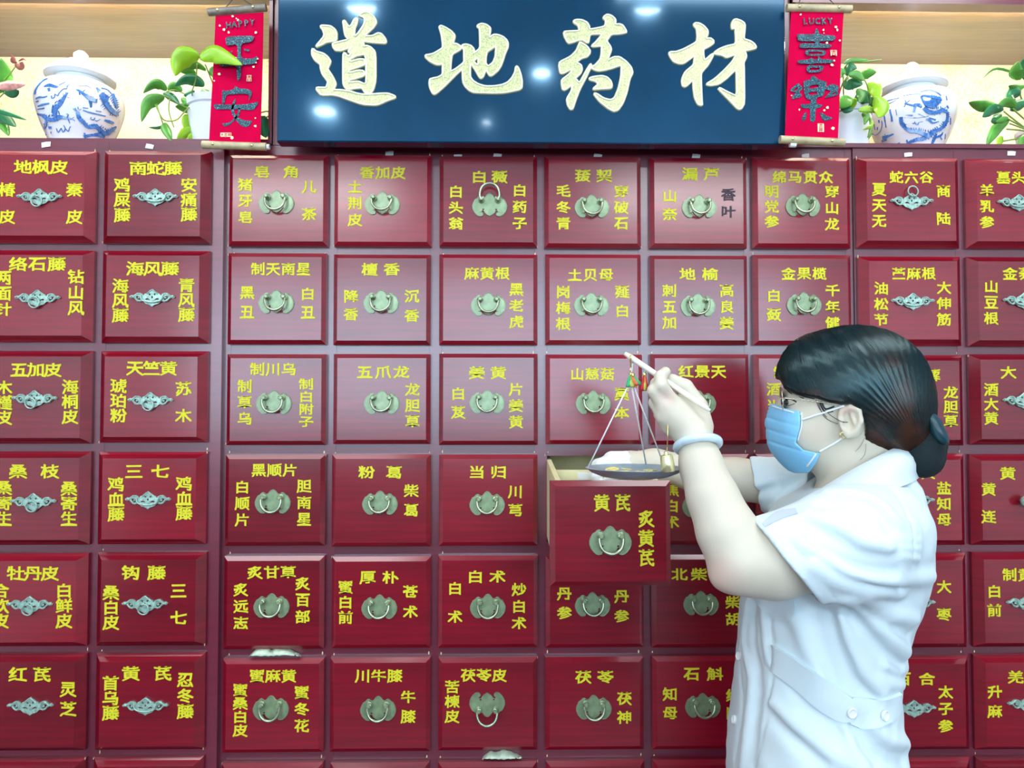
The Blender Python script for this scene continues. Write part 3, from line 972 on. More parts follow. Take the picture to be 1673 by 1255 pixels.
# ---- signboard
s0, s1 = at(452, 231, SIGN_Y), at(1285, 233, SIGN_Y)
sg = thing('signboard', 'long blue-black gloss lacquered signboard with four gilded brush characters', 'sign', ((s0.x + s1.x) / 2, SIGN_Y, s0.z))
mb = MB()
zt_ = s0.z + 0.62
th = 0.03
mb.frustum([(s0.x, s1.x, s0.z, zt_, SIGN_Y + th), (s0.x, s1.x, s0.z, zt_, SIGN_Y + 0.002), (s0.x + 0.002, s1.x - 0.002, s0.z + 0.002, zt_ - 0.002, SIGN_Y)])
mb.build('board', M['signboard'], sg)
for x in (s0.x + 0.15, s1.x - 0.15):
    MB().box(x - 0.02, x + 0.02, SIGN_Y + th, 1.4984, s0.z + 0.1, s0.z + 0.16).build('mounting_block', M['dark_in'], sg)
CH = [
    (500, 10, 160 / 1116, [
        [[(165, 235), (185, 225), (280, 232), (330, 270), (350, 310), (350, 385), (330, 405), (245, 412), (180, 445), (125, 468), (118, 460), (150, 420), (205, 355), (210, 320), (195, 275)]],
        [[(80, 485), (70, 510), (72, 560), (105, 620), (150, 655), (165, 665), (168, 710), (190, 780), (255, 865), (235, 930), (220, 935), (125, 932), (120, 955), (175, 1020), (300, 1015), (380, 1030), (500, 1075), (650, 1125), (790, 1132), (830, 1125), (940, 1075), (1018, 1050), (1015, 1030), (940, 1000), (860, 1000), (740, 1010), (660, 1012), (600, 1005), (500, 975), (400, 960), (305, 960), (340, 905), (335, 870), (300, 800), (245, 720), (275, 660), (280, 630), (250, 585), (200, 545), (110, 520)]],
        [[(425, 175), (440, 168), (470, 215), (495, 245), (520, 220), (550, 160), (575, 140), (590, 150), (580, 200), (553, 270), (552, 360), (600, 310), (660, 220), (675, 160), (660, 130), (610, 115), (612, 100), (660, 75), (710, 75), (760, 105), (800, 170), (800, 205), (760, 260), (660, 350), (760, 345), (820, 312), (860, 320), (905, 375), (915, 410), (905, 430), (800, 422), (650, 405), (660, 440), (655, 470), (695, 455), (740, 475), (785, 520), (793, 600), (793, 850), (770, 950), (730, 1005), (700, 1008), (670, 980), (640, 935), (560, 940), (475, 955), (440, 920), (425, 880), (425, 560), (440, 532), (485, 585), (520, 540), (475, 522), (540, 458), (400, 515), (340, 510), (310, 470), (305, 435), (330, 425), (490, 385), (450, 340), (440, 290), (430, 220)],
         [(500, 612), (570, 572), (685, 550), (690, 885), (655, 888), (600, 862), (490, 875), (490, 850), (560, 830), (650, 805), (672, 775), (655, 742), (600, 738), (490, 765), (490, 735), (560, 710), (655, 680), (678, 655), (665, 612), (610, 608), (500, 640)]]]),
    (690, 30, 170 / 1524, [
        [[(250, 130), (270, 112), (330, 135), (420, 190), (472, 250), (470, 290), (445, 385), (500, 375), (560, 415), (572, 435), (555, 465), (435, 530), (418, 640), (410, 790), (500, 740), (615, 650), (612, 560), (612, 460), (580, 425), (590, 395), (640, 385), (710, 405), (755, 455), (757, 500), (748, 525), (850, 445), (845, 260), (840, 150), (805, 125), (815, 105), (870, 82), (940, 100), (995, 145), (995, 190), (970, 310), (1040, 245), (1100, 245), (1180, 275), (1235, 325), (1253, 370), (1250, 430), (1210, 520), (1180, 620), (1150, 700), (1100, 775), (1010, 850), (985, 840), (925, 745), (900, 840), (865, 885), (840, 870), (780, 760), (715, 665), (700, 700), (698, 860), (740, 920), (820, 970), (920, 1000), (1050, 1000), (1170, 980), (1250, 945), (1320, 870), (1360, 790), (1370, 720), (1385, 705), (1410, 740), (1440, 830), (1458, 920), (1455, 1020), (1420, 1050), (1330, 1070), (1200, 1095), (1050, 1100), (860, 1095), (750, 1090), (690, 1060), (630, 1000), (595, 930), (590, 740), (500, 820), (350, 975), (205, 1105), (175, 1118), (150, 1095), (115, 1020), (105, 960), (110, 900), (150, 885), (230, 870), (300, 830), (300, 660), (260, 685), (200, 680), (120, 640), (50, 575), (48, 545), (90, 540), (160, 525), (240, 480), (300, 440), (300, 370), (285, 250), (265, 180)],
         [(745, 630), (825, 570), (820, 680), (800, 690)], [(950, 490), (1060, 420), (1080, 430), (1075, 560), (1040, 650), (965, 710), (925, 665), (930, 560)]]]),
    (905, 20, 140 / 1034, [
        [[(120, 240), (160, 235), (300, 230), (305, 200), (290, 160), (240, 130), (240, 105), (280, 95), (340, 100), (400, 130), (425, 175), (428, 215), (610, 180), (625, 130), (620, 90), (595, 85), (600, 60), (640, 32), (690, 45), (735, 85), (742, 110), (735, 155), (790, 148), (830, 165), (870, 230), (870, 250), (800, 265), (690, 270), (630, 350), (680, 420), (690, 460), (640, 590), (720, 545), (790, 545), (870, 600), (930, 670), (948, 735), (910, 810), (880, 960), (830, 1100), (770, 1185), (720, 1200), (660, 1170), (560, 1090), (510, 1030), (480, 985), (510, 985), (600, 1045), (680, 1065), (730, 1040), (780, 920), (810, 780), (815, 660), (800, 645), (700, 680), (600, 705), (530, 712), (480, 695), (455, 680), (460, 660), (500, 640), (560, 570), (575, 500), (575, 410), (470, 420), (455, 410), (500, 370), (560, 300), (580, 265), (430, 270), (415, 370), (395, 372), (335, 330), (180, 382), (160, 360), (125, 290)]],
        [[(315, 360), (300, 400), (270, 470), (200, 540), (70, 605), (62, 650), (75, 740), (105, 745), (160, 715), (220, 685), (200, 740), (95, 820), (92, 870), (105, 935), (130, 945), (220, 870), (215, 950), (155, 1050), (165, 1120), (200, 1180), (225, 1170), (260, 1060), (310, 930), (380, 800), (445, 660), (448, 630), (435, 635), (390, 710), (310, 855), (285, 840), (275, 820), (245, 810), (320, 740), (338, 690), (325, 640), (265, 610), (330, 560), (400, 540), (430, 500), (435, 470), (400, 420)]],
        [[(430, 800), (470, 785), (580, 772), (640, 790), (680, 830), (697, 880), (690, 920), (640, 925), (540, 930), (475, 937), (480, 920), (540, 870), (500, 835), (430, 820)]]]),
    (1085, 25, 160 / 1255, [
        [[(375, 125), (400, 103), (450, 108), (510, 145), (555, 200), (555, 250), (525, 310), (590, 298), (630, 330), (630, 360), (580, 400), (500, 440), (500, 500), (512, 590), (620, 495), (625, 520), (560, 640), (470, 740), (470, 850), (480, 1100), (485, 1150), (470, 1160), (430, 1145), (390, 1060), (375, 950), (370, 820), (290, 905), (260, 920), (235, 910), (225, 850), (240, 790), (270, 730), (380, 640), (390, 510), (330, 560), (250, 620), (190, 625), (120, 600), (80, 540), (60, 490), (80, 475), (150, 475), (250, 440), (415, 350), (425, 270), (415, 180)]],
        [[(865, 175), (865, 110), (890, 65), (920, 55), (980, 75), (1030, 110), (1030, 180), (1015, 310), (1100, 335), (1150, 370), (1175, 410), (1165, 430), (1090, 450), (1020, 460), (1045, 500), (1050, 540), (1015, 610), (1020, 700), (1025, 1130), (990, 1195), (960, 1212), (930, 1195), (850, 1110), (690, 945), (710, 935), (800, 985), (930, 1045), (925, 700), (900, 710), (800, 810), (700, 885), (600, 905), (545, 895), (550, 880), (650, 820), (780, 700), (880, 590), (920, 510), (880, 515), (795, 550), (740, 515), (640, 500), (645, 480), (700, 440), (800, 400), (920, 375), (910, 150), (885, 180)]]]),
]


def round_loop(q, n=3):
    """rounds a traced loop a little"""
    out = []
    m = len(q)
    for i in range(m):
        a, b, c = q[(i - 1) % m], q[i], q[(i + 1) % m]
        out.append(((a[0] + 5 * b[0]) / 6, (a[1] + 5 * b[1]) / 6))
        out.append(((c[0] + 5 * b[0]) / 6, (c[1] + 5 * b[1]) / 6))
    return out


def traced(mb, loops, ox, oy, s, Y, th):
    def w(p):
        q = at(ox + p[0] * s, oy + p[1] * s, Y)
        return (q.x, q.z)
    L = [[w(p) for p in round_loop(q)] for q in loops]
    mb.poly(L, lambda x, z, h: (x, Y - h, z), th)
    return L


for ox, oy, s, polys in CH:
    mb, rim, line = MB(), MB(), MB()
    for lp in polys:
        L = traced(mb, lp, ox, oy, s, SIGN_Y, 0.0015)
        for q in L:
            rim.tube([(x, SIGN_Y - 0.0012, z) for x, z in q], 0.0023, 6, closed=True)
            cz_ = sum(z for x, z in q) / len(q)
            line.tube([(x, SIGN_Y - 0.0004, z) for x, z in q], 0.0031, 6, closed=True, flat=1)
    chobj = mb.build('carved_character', M['gold_leaf'], sg)
    rim.build('raised_rim', M['gold_rim'], chobj, smooth=True)
    line.v = [(x, SIGN_Y - max(0.0, (SIGN_Y - y)) * 0.25, z) for x, y, z in line.v]
    line.build('outline', M['gold_line'], chobj)

# ------------------------------------------------------------------ hanging scrolls
def scroll(name, label, Y, quad, rod_top, rod_bot, rod_mats, text, tx, polys, seals, flecks, strings, tail):
    tl, tr, br, bl = [at(x, y, Y) for x, y in quad]
    base = (tl + tr) / 2
    sc = thing('hanging_scroll', label, 'scroll', base, 'red hanging scrolls')
    mb = MB()
    N = 12
    for k in range(N + 1):
        t_ = k / N
        a, b = tl.lerp(bl, t_), tr.lerp(br, t_)
        dy = 0.0015 * math.sin(t_ * 5)
        for p in (a, b):
            mb.v += [(p.x, Y + dy, p.z), (p.x, Y + dy + 0.0008, p.z)]
    for k in range(N):
        a = 4 * k
        mb.f += [(a, a + 2, a + 6, a + 4), (a + 1, a + 5, a + 7, a + 3), (a, a + 4, a + 5, a + 1), (a + 2, a + 3, a + 7, a + 6)]
    mb.build('cloth', M['scroll_red'], sc)
    for i, ((xa, ya, xb, yb), mt) in enumerate(zip((rod_top, rod_bot), rod_mats)):
        a, b = at(xa, ya, Y), at(xb, yb, Y)
        rod = MB()
        rod.tube([a, b], 6.3 * PXM, 12).build('rod', M[mt], sc, smooth=True, auto=40)
        for t_ in (0.18, 0.79):
            p = a.lerp(b, t_)
            MB().lathe([(0.0034, 0), (0.003, 0.0015), (0.001, 0.0025)], (p.x, Y - 6.0 * PXM, p.z), 10, (0, -1, 0)).build('tack', M['nail'], sc, smooth=True)
    yt = Y - 0.0018
    if strings:
        mb = MB()
        for a, b in strings:
            mb.tube([at(a[0], a[1], Y - 0.006), at(b[0], b[1], Y + 0.01)], 0.0009, 6)
        mb.build('cord', M['cord'], sc)
    mb = MB()
    for lp, ox, oy, s in polys:
        traced(mb, lp, ox, oy, s, yt, 0.0006)
    n = len(text)
    for i, ch in enumerate(text):
        x = tx[0] + (tx[1] - tx[0]) * i / (n - 1)
        y = tx[2] + (tx[3] - tx[2]) * i / (n - 1)
        q = at(x, y, yt)
        v = GLYPH[ch][0]
        wx = max(p[0] for p in v) / 2
        lm = MB()
        stamp(lm, ch, q.x + (0.5 - wx) * 12.5 * PXM, q.z, 12.5 * PXM, 13.5 * PXM, yt, 0.0006, 0.0, R(3))
        mb.add(lm.v, lm.f)
    mb.build('glitter_lettering', M['glitter'], sc)
    mb = MB()
    for x, y, r_ in flecks:
        q = at(x, y, yt)
        a0 = random.uniform(0, 6)
        ring = [(r_ * PXM * random.uniform(.6, 1.2) * math.cos(a0 + k), r_ * PXM * random.uniform(.6, 1.2) * math.sin(a0 + k)) for k in (0, 1.3, 2.6, 3.9, 5.1)]
        mb.poly([ring], lambda u_, z, h: (q.x + u_, yt - h, q.z + z), 0.0003)
    mb.build('gold_flecks', M['scroll_gold'], sc, props={'kind': 'stuff'})
    for x0, y0, x1, y1, chs in seals:
        a, b = at(x0, y1, yt), at(x1, y0, yt)
        MB().box(a.x, b.x, yt - 0.0003, yt, a.z, b.z).build('seal', M['scroll_gold'], sc)
        cx, cz = (a.x + b.x) / 2, (a.z + b.z) / 2
        m2 = MB()
        k = len(chs)
        wide = (b.x - a.x) > (b.z - a.z)
        for i, ch in enumerate(chs):
            o_ = (i - (k - 1) / 2)
            L_ = (b.x - a.x if wide else b.z - a.z) / k
            stamp(m2, ch, cx + (o_ * L_ if wide else 0), cz - (0 if wide else o_ * L_), L_ * .95, L_ * .95, yt - 0.0003, 0.0002, 0)
        m2.build('seal_script', M['scroll_red'], sc)
    if tail:
        a, b = at(tail[0], tail[1], Y + 0.002), at(tail[2], tail[3], Y + 0.002)
        MB().tube([a, b], 4.5 * PXM, 8).build('paper_plug', M['paper'], sc)
    return sc


s5, s6 = 120 / 1205, 120 / 1205
PING = [[[(385, 600), (870, 585), (820, 690), (640, 715), (640, 960), (840, 960), (910, 920), (900, 1000), (850, 1055), (640, 1065), (640, 1250), (590, 1345), (575, 1250), (575, 1075), (400, 1092), (290, 1090), (275, 1000), (510, 975), (582, 970), (582, 725), (400, 755)]],
        [[(500, 830), (480, 885), (425, 905), (430, 880)]], [[(690, 800), (785, 815), (775, 850), (700, 830)]]]
AN = [[[(330, 220), (400, 240), (530, 205), (545, 150), (600, 195), (760, 205), (820, 250), (815, 310), (765, 410), (780, 290), (600, 285), (400, 300), (375, 400), (360, 460), (330, 460)]],
      [[(180, 455), (480, 465), (700, 460), (830, 440), (925, 410), (915, 460), (850, 550), (780, 555), (640, 540), (350, 540), (220, 540)]],
      [[(545, 360), (555, 400), (520, 520), (530, 600), (600, 680), (720, 730), (835, 725), (770, 820), (710, 835), (640, 810), (560, 720), (490, 620), (475, 540), (510, 420)]],
      [[(600, 510), (635, 530), (610, 640), (540, 720), (450, 800), (370, 825), (325, 770), (400, 770), (480, 740), (560, 650), (590, 580)]]]
scroll('l', 'crimson hanging scroll lettered HAPPY, teal glitter characters, dark grey top rod', 1.452,
       [(352, 26), (430.5, 20), (426, 233), (342, 231)], (340.5, 20.5, 435, 12.5), (331, 236.5, 435, 240), ('rod_grey', 'rod_tan'),
       'HAPPY', (373, 412, 40.5, 36), [(p, 330, 0, s5) for p in PING] + [(p, 330, 125, s6) for p in AN],
       [(403, 123, 411, 133, '吉'), (360, 217, 378, 223.5, '大吉祥')],
       [(380, 27, 2), (386, 30, 1.5), (389, 33, 2), (359, 42, 2), (366, 48, 2.5), (373.5, 53, 2.5), (418, 53, 2.5), (385, 95, 2.5), (414, 109, 2), (358, 121, 3), (350, 132, 1.5), (417, 193, 1.5), (417, 206, 2.5), (379, 225, 3), (421, 96, 1.6), (418, 102, 1.5)],
       [((368, 13), (385, -6)), ((411, 8), (392, -4))], (436, 240, 440.5, 240))
s7, s8 = 130 / 1305, 130 / 1209
XI = [[[(320, 575), (350, 560), (610, 565), (625, 475), (655, 470), (690, 570), (965, 590), (930, 670), (690, 680), (685, 715), (860, 730), (900, 755), (840, 790), (620, 790), (360, 790), (375, 710), (620, 715), (620, 680), (340, 675)]],
      [[(450, 870), (480, 815), (760, 820), (800, 860), (770, 915), (500, 920)], [(500, 870), (530, 850), (740, 850), (740, 885), (520, 890)]],
      [[(330, 990), (520, 975), (550, 945), (590, 975), (660, 975), (670, 925), (695, 940), (710, 970), (915, 980), (920, 1010), (880, 1035), (600, 1040), (545, 1060), (520, 1045), (340, 1045)]],
      [[(475, 1120), (500, 1075), (730, 1075), (762, 1100), (740, 1150), (690, 1185), (510, 1195), (480, 1160)], [(520, 1135), (540, 1110), (700, 1110), (690, 1150), (530, 1155)]]]
LE = [[[(395, 160), (500, 140), (520, 95), (550, 80), (590, 110), (620, 140), (750, 175), (735, 260), (700, 390), (590, 420), (590, 510), (700, 530), (640, 570), (580, 580), (575, 760), (545, 790), (510, 780), (495, 740), (500, 580), (380, 575), (350, 545), (360, 515), (500, 515), (510, 440), (460, 450), (420, 400), (400, 300)],
       [(480, 250), (520, 225), (625, 220), (630, 255), (560, 270), (485, 280)], [(475, 340), (530, 325), (605, 325), (600, 365), (520, 375), (475, 370)]],
      [[(320, 195), (360, 240), (390, 270), (330, 330), (375, 380), (350, 410), (230, 440), (215, 430), (250, 370), (290, 330), (205, 330), (200, 290), (260, 230)], [(240, 295), (300, 255), (315, 275), (270, 310)]],
      [[(830, 205), (930, 235), (925, 290), (910, 310), (930, 350), (900, 380), (735, 425), (725, 410), (820, 310), (735, 290), (740, 250)], [(840, 345), (890, 325), (880, 355), (820, 375)]],
      [[(430, 630), (445, 680), (420, 765), (370, 765), (375, 720), (410, 650)]], [[(640, 640), (690, 650), (740, 690), (850, 725), (770, 760), (720, 770), (680, 740)]]]
scroll('r', 'crimson hanging scroll lettered LUCKY, teal glitter characters, pale wood rods', 1.405,
       [(1292.5, 19), (1378.5, 21), (1368.5, 226), (1282, 222)], (1285, 13, 1390.5, 15), (1274, 228, 1379, 233), ('rod_tan', 'rod_tan'),
       'LUCKY', (1315, 1356, 34, 34), [(p, 1270, 0, s7) for p in XI] + [(p, 1270, 115, s8) for p in LE],
       [(1357, 82, 1367, 91, '吉'), (1336, 202, 1346, 215.5, '吉祥')],
       [(1308, 24, 2), (1366, 44, 2.5), (1368, 49, 2.5), (1345.5, 49, 2), (1346, 54, 1), (1372, 66, 2), (1351, 70, 2), (1363, 99, 1.5), (1359, 106, 3), (1352, 176, 3), (1347, 180, 1.8), (1306, 179, 2), (1361, 210, 3), (1293, 156, 1.2)],
       [((1305, 8), (1308, -4)), ((1363, 7), (1352, -4))], (1290, 236, 1300, 236.5))

# ------------------------------------------------------------------ jars
def jar(px, py, Y, scale, label, strokes, sscale):
    p = at(px, py, Y)
    c = Vector((p.x, Y, ZS))
    j = thing('porcelain_jar', label, 'jar', c, 'blue and white lidded jars')
    prof = [(0.058, 0.0), (0.062, 0.003), (0.060, 0.012), (0.068, 0.035), (0.083, 0.065), (0.094, 0.095), (0.0985, 0.115), (0.0975, 0.133), (0.088, 0.150), (0.070, 0.160), (0.058, 0.163), (0.056, 0.172), (0.05, 0.173), (0.048, 0.150)]
    prof = [(r * sscale, h * scale) for r, h in prof]
    sp = smooth_path([(r, h, 0) for r, h in prof], 3)
    MB().lathe([(q.x, q.y) for q in sp], c, 48).build('body', M['porcelain'], j, smooth=True)
    lid = [(0.054, 0.1735), (0.074, 0.1735), (0.079, 0.176), (0.079, 0.181), (0.072, 0.186), (0.062, 0.196), (0.045, 0.207), (0.020, 0.213), (0.012, 0.2145), (0.012, 0.218), (0.017, 0.224), (0.017, 0.231), (0.010, 0.238), (0.001, 0.240)]
    MB().lathe([(r * sscale, h * scale) for r, h in lid], c, 40).build('lid', M['porcelain'], j, smooth=True, auto=60)
    # painted decoration laid on the glaze along traced strokes
    body = [(q.x, q.y) for q in sp]

    def rad(h):
        for (r0, h0), (r1, h1) in zip(body, body[1:]):
            if h0 <= h <= h1 and h1 > h0:
                return r0 + (r1 - r0) * (h - h0) / (h1 - h0)
        return None

    def hit(x, y):
        d = ray(x, y)
        o = Vector((0, 0, CAM_Z))
        t0 = (Y - 0.13) / d.y
        for i in range(260):
            t_ = t0 + i * 0.001 / d.y
            q = o + d * t_
            h = q.z - c.z
            r_ = rad(h) if 0 < h < 0.164 * scale else None
            if r_ and (q.x - c.x) ** 2 + (q.y - c.y) ** 2 <= r_ * r_:
                return q
        return None
    mb = MB()
    extra = []
    for st in strokes:                     # fins and claws along the thick body strokes
        for (xa, ya, wa), (xb, yb, wb) in zip(st, st[1:]):
            if min(wa, wb) > 4.0:
                L_ = math.hypot(xb - xa, yb - ya)
                for q in range(int(L_ / 3.0)):
                    t_ = (q + 0.5) / max(1, int(L_ / 3.0))
                    x, y = xa + (xb - xa) * t_, ya + (yb - ya) * t_
                    ww = (wa + (wb - wa) * t_) / 2
                    nx, ny = -(yb - ya) / L_, (xb - xa) / L_
                    for s_ in (-1, 1):
                        if random.random() < 0.75:
                            r_ = ww * random.uniform(1.25, 1.6)
                            extra.append([(x + nx * s_ * ww * 0.6, y + ny * s_ * ww * 0.6, 1.6), (x + nx * s_ * r_ + (xb - xa) / L_ * 0.8, y + ny * s_ * r_ + (yb - ya) / L_ * 0.8, 0.3)])
    for st in list(strokes) + extra:
        pts = [hit(x, y) for x, y, w in st]
        ws = [w * Y / F / 2 for x, y, w in st]
        seg, sw = [], []
        for q, w in list(zip(pts, ws)) + [(None, 0)]:
            if q is None:
                if len(seg) > 1:
                    sm_ = smooth_path(seg, 3)
                    rs = [sw[min(i // 3, len(sw) - 1)] * (1 - (i % 3) / 3) + sw[min(i // 3 + 1, len(sw) - 1)] * (i % 3) / 3 for i in range(len(sm_))]
                    # ribbon lying on the surface
                    k = len(mb.v)
                    for i, s in enumerate(sm_):
                        n_ = Vector((s.x - c.x, s.y - c.y, 0.25 * (s.z - c.z - 0.1))).normalized()
                        a, b = sm_[max(0, i - 1)], sm_[min(len(sm_) - 1, i + 1)]
                        sd = (b - a).cross(n_)
                        sd = sd.normalized() if sd.length > 1e-9 else Vector((0, 0, 1))
                        lift = 0.0012
                        mb.v += [tuple(s + n_ * lift + sd * rs[i]), tuple(s + n_ * lift - sd * rs[i]), tuple(s - n_ * 0.001 + sd * rs[i]), tuple(s - n_ * 0.001 - sd * rs[i])]
                    for i in range(len(sm_) - 1):
                        a = k + 4 * i
                        mb.f += [(a, a + 1, a + 5, a + 4), (a, a + 4, a + 6, a + 2), (a + 1, a + 3, a + 7, a + 5)]
                seg, sw = [], []
            else:
                seg.append(q)
                sw.append(w)
    mb.build('painted_dragon_pattern', M['cobalt'], j, smooth=True, auto=50)
    return j


def zs(ox, oy, s, pts):
    return [(ox + x * s, oy + y * s, w * s) for x, y, w in pts]


a_ = (50, 80, 160 / 1295)
LEFT = [zs(*a_, p) for p in [
    [(90, 860, 20), (160, 880, 40), (240, 920, 70), (330, 915, 75), (400, 900, 45), (480, 915, 25), (560, 930, 15), (590, 960, 6)],
    [(320, 900, 60), (325, 830, 62), (335, 770, 70), (390, 720, 60), (440, 650, 42), (475, 600, 22), (500, 580, 8)],
    [(440, 640, 8), (430, 590, 8)], [(465, 620, 8), (470, 570, 8)], [(480, 640, 8), (515, 650, 6)],
    [(480, 915, 14), (500, 870, 12), (475, 860, 8)], [(500, 930, 14), (520, 985, 12)], [(520, 930, 12), (575, 905, 8)],
    [(210, 950, 50), (200, 1010, 45), (185, 1050, 30)], [(240, 1040, 28), (285, 1040, 30)], [(200, 1130, 30), (280, 1100, 24)],
    [(300, 740, 14), (290, 790, 14), (285, 850, 12)], [(325, 720, 12), (350, 690, 6)], [(360, 700, 12), (395, 670, 6)],
    [(370, 820, 14), (385, 870, 14)], [(180, 500, 14), (250, 480, 45), (330, 500, 30), (370, 495, 8)], [(240, 520, 35), (250, 560, 25)],
    [(380, 480, 14), (460, 440, 8)], [(280, 620, 12), (285, 655, 14), (320, 640, 12), (325, 600, 12), (360, 620, 14), (385, 580, 10), (440, 530, 10), (475, 530, 12), (490, 490, 10), (520, 470, 6)],
    [(345, 1050, 14), (365, 1100, 16), (390, 1080, 14), (410, 1050, 12), (430, 1100, 16), (460, 1060, 14), (440, 1010, 8)], [(470, 1060, 10), (500, 1090, 16), (520, 1040, 10), (535, 1025, 6)],
    [(70, 660, 14), (120, 640, 24), (180, 640, 14), (225, 625, 10)], [(75, 700, 16), (110, 690, 16)], [(100, 760, 16), (160, 740, 26), (250, 720, 12)], [(95, 800, 10), (150, 790, 16), (190, 780, 10)],
    [(50, 600, 26), (70, 540, 36), (120, 470, 30), (190, 410, 24), (230, 395, 10)], [(70, 600, 10), (75, 560, 10)],
    [(600, 540, 10), (650, 560, 30), (720, 610, 40), (800, 660, 65), (880, 690, 40)], [(640, 540, 10), (650, 610, 20)], [(720, 540, 8), (680, 580, 16)], [(790, 690, 45), (800, 780, 22)],
    [(870, 510, 20), (930, 590, 70), (1000, 680, 150), (1080, 800, 120), (1160, 860, 60)], [(930, 520, 20), (1010, 540, 18), (1060, 590, 24)], [(1080, 590, 60), (1120, 700, 60), (1140, 780, 40)],
    [(560, 790, 10), (620, 830, 45), (640, 910, 50), (700, 970, 50), (760, 1030, 45), (850, 1020, 55), (920, 1060, 75), (1000, 1110, 70), (1090, 1060, 50), (1130, 1030, 24)],
    [(600, 820, 12), (590, 780, 8)], [(630, 800, 12), (625, 765, 8)], [(640, 810, 10), (670, 795, 6)],
    [(690, 780, 14), (760, 785, 10)], [(690, 810, 12), (780, 840, 18), (900, 870, 18), (990, 890, 10)], [(860, 820, 10), (930, 830, 10)],
    [(790, 930, 10), (800, 900, 8)], [(800, 930, 10), (830, 940, 14), (850, 910, 10)], [(850, 940, 10), (870, 955, 12), (920, 930, 6)],
    [(970, 940, 16), (1040, 960, 40), (1100, 980, 20)], [(700, 1160, 40), (800, 1140, 30), (920, 1130, 60), (980, 1160, 60)], [(710, 1110, 20), (730, 1180, 20)], [(830, 1040, 10), (870, 990, 8)],
    [(760, 430, 8), (860, 470, 8)], [(640, 490, 6), (740, 490, 8), (800, 520, 6)]]]
b_ = (1400, 90, 180 / 1457)
RIGHT = [zs(*b_, p) for p in [
    [(1190, 750, 40), (1195, 830, 50), (1170, 900, 60), (1110, 960, 60), (1010, 1010, 60), (950, 1050, 85), (880, 1030, 70), (800, 1000, 60), (710, 1000, 50), (640, 950, 50), (590, 890, 45), (585, 820, 40)],
    [(850, 540, 30), (930, 620, 110), (1000, 620, 170), (1060, 600, 110), (1110, 570, 40)], [(890, 690, 60), (960, 740, 80), (1060, 740, 80), (1130, 720, 70), (1190, 750, 40)],
    [(870, 540, 20), (1010, 555, 40), (1100, 580, 30)], [(610, 545, 10), (740, 520, 10), (850, 520, 8)], [(840, 490, 16), (960, 465, 14), (1060, 500, 20), (1110, 540, 16)],
    [(750, 660, 40), (830, 665, 40), (850, 700, 20)], [(630, 640, 16), (720, 665, 24), (760, 670, 30)], [(640, 600, 10), (650, 640, 10), (625, 690, 10)], [(700, 600, 8), (650, 640, 12)],
    [(770, 680, 35), (750, 760, 25)], [(630, 825, 10), (760, 830, 18), (880, 820, 14), (950, 810, 10)], [(650, 790, 10), (740, 800, 16)], [(810, 780, 10), (900, 810, 14)],
    [(730, 900, 8), (750, 910, 12), (770, 880, 8)], [(770, 900, 10), (800, 925, 14), (820, 890, 8), (870, 880, 8)],
    [(910, 850, 14), (960, 860, 30), (1000, 900, 20), (1080, 880, 14)], [(950, 830, 14), (1040, 860, 20)],
    [(940, 1060, 80), (880, 1100, 50), (780, 1120, 40), (690, 1160, 40), (660, 1185, 30)], [(660, 1120, 16), (680, 1180, 24), (735, 1180, 14)],
    [(1050, 1040, 20), (1020, 1100, 50), (990, 1180, 30)], [(1040, 1090, 30), (1110, 1060, 30), (1130, 1020, 14)], [(1100, 1080, 16), (1120, 1120, 12)], [(1165, 1040, 12), (1160, 1110, 12)],
    [(340, 1100, 50), (400, 1070, 50), (490, 1045, 20)], [(330, 1140, 30), (400, 1120, 24)], [(470, 1180, 20), (570, 1165, 20)],
    [(360, 630, 10), (430, 600, 16), (560, 570, 10)], [(360, 665, 10), (440, 640, 12), (520, 600, 8)],
    [(440, 720, 22), (448, 770, 22), (460, 820, 24), (465, 880, 26)], [(355, 730, 14), (360, 780, 16), (370, 840, 22), (380, 900, 14), (390, 960, 18)], [(515, 720, 8), (530, 800, 10)],
    [(330, 870, 10), (335, 930, 12), (310, 1010, 12), (250, 1060, 12), (200, 1040, 10)], [(290, 860, 20), (300, 900, 16)], [(230, 910, 22), (240, 990, 24)], [(275, 950, 16), (270, 990, 12)],
    [(1175, 540, 12), (1190, 600, 12)], [(1185, 670, 20), (1210, 700, 20)], [(1235, 830, 16), (1235, 920, 24)], [(730, 465, 6), (830, 455, 6)]]]
jar(130, 225, 1.615, 1.0, 'blue and white lidded porcelain jar beside the trailing pothos, dragons back to back', LEFT, 0.89)
jar(1491, 235, 1.63, 0.985, 'blue and white lidded porcelain jar with a round seal, between pothos and peace lily', RIGHT, 0.915)

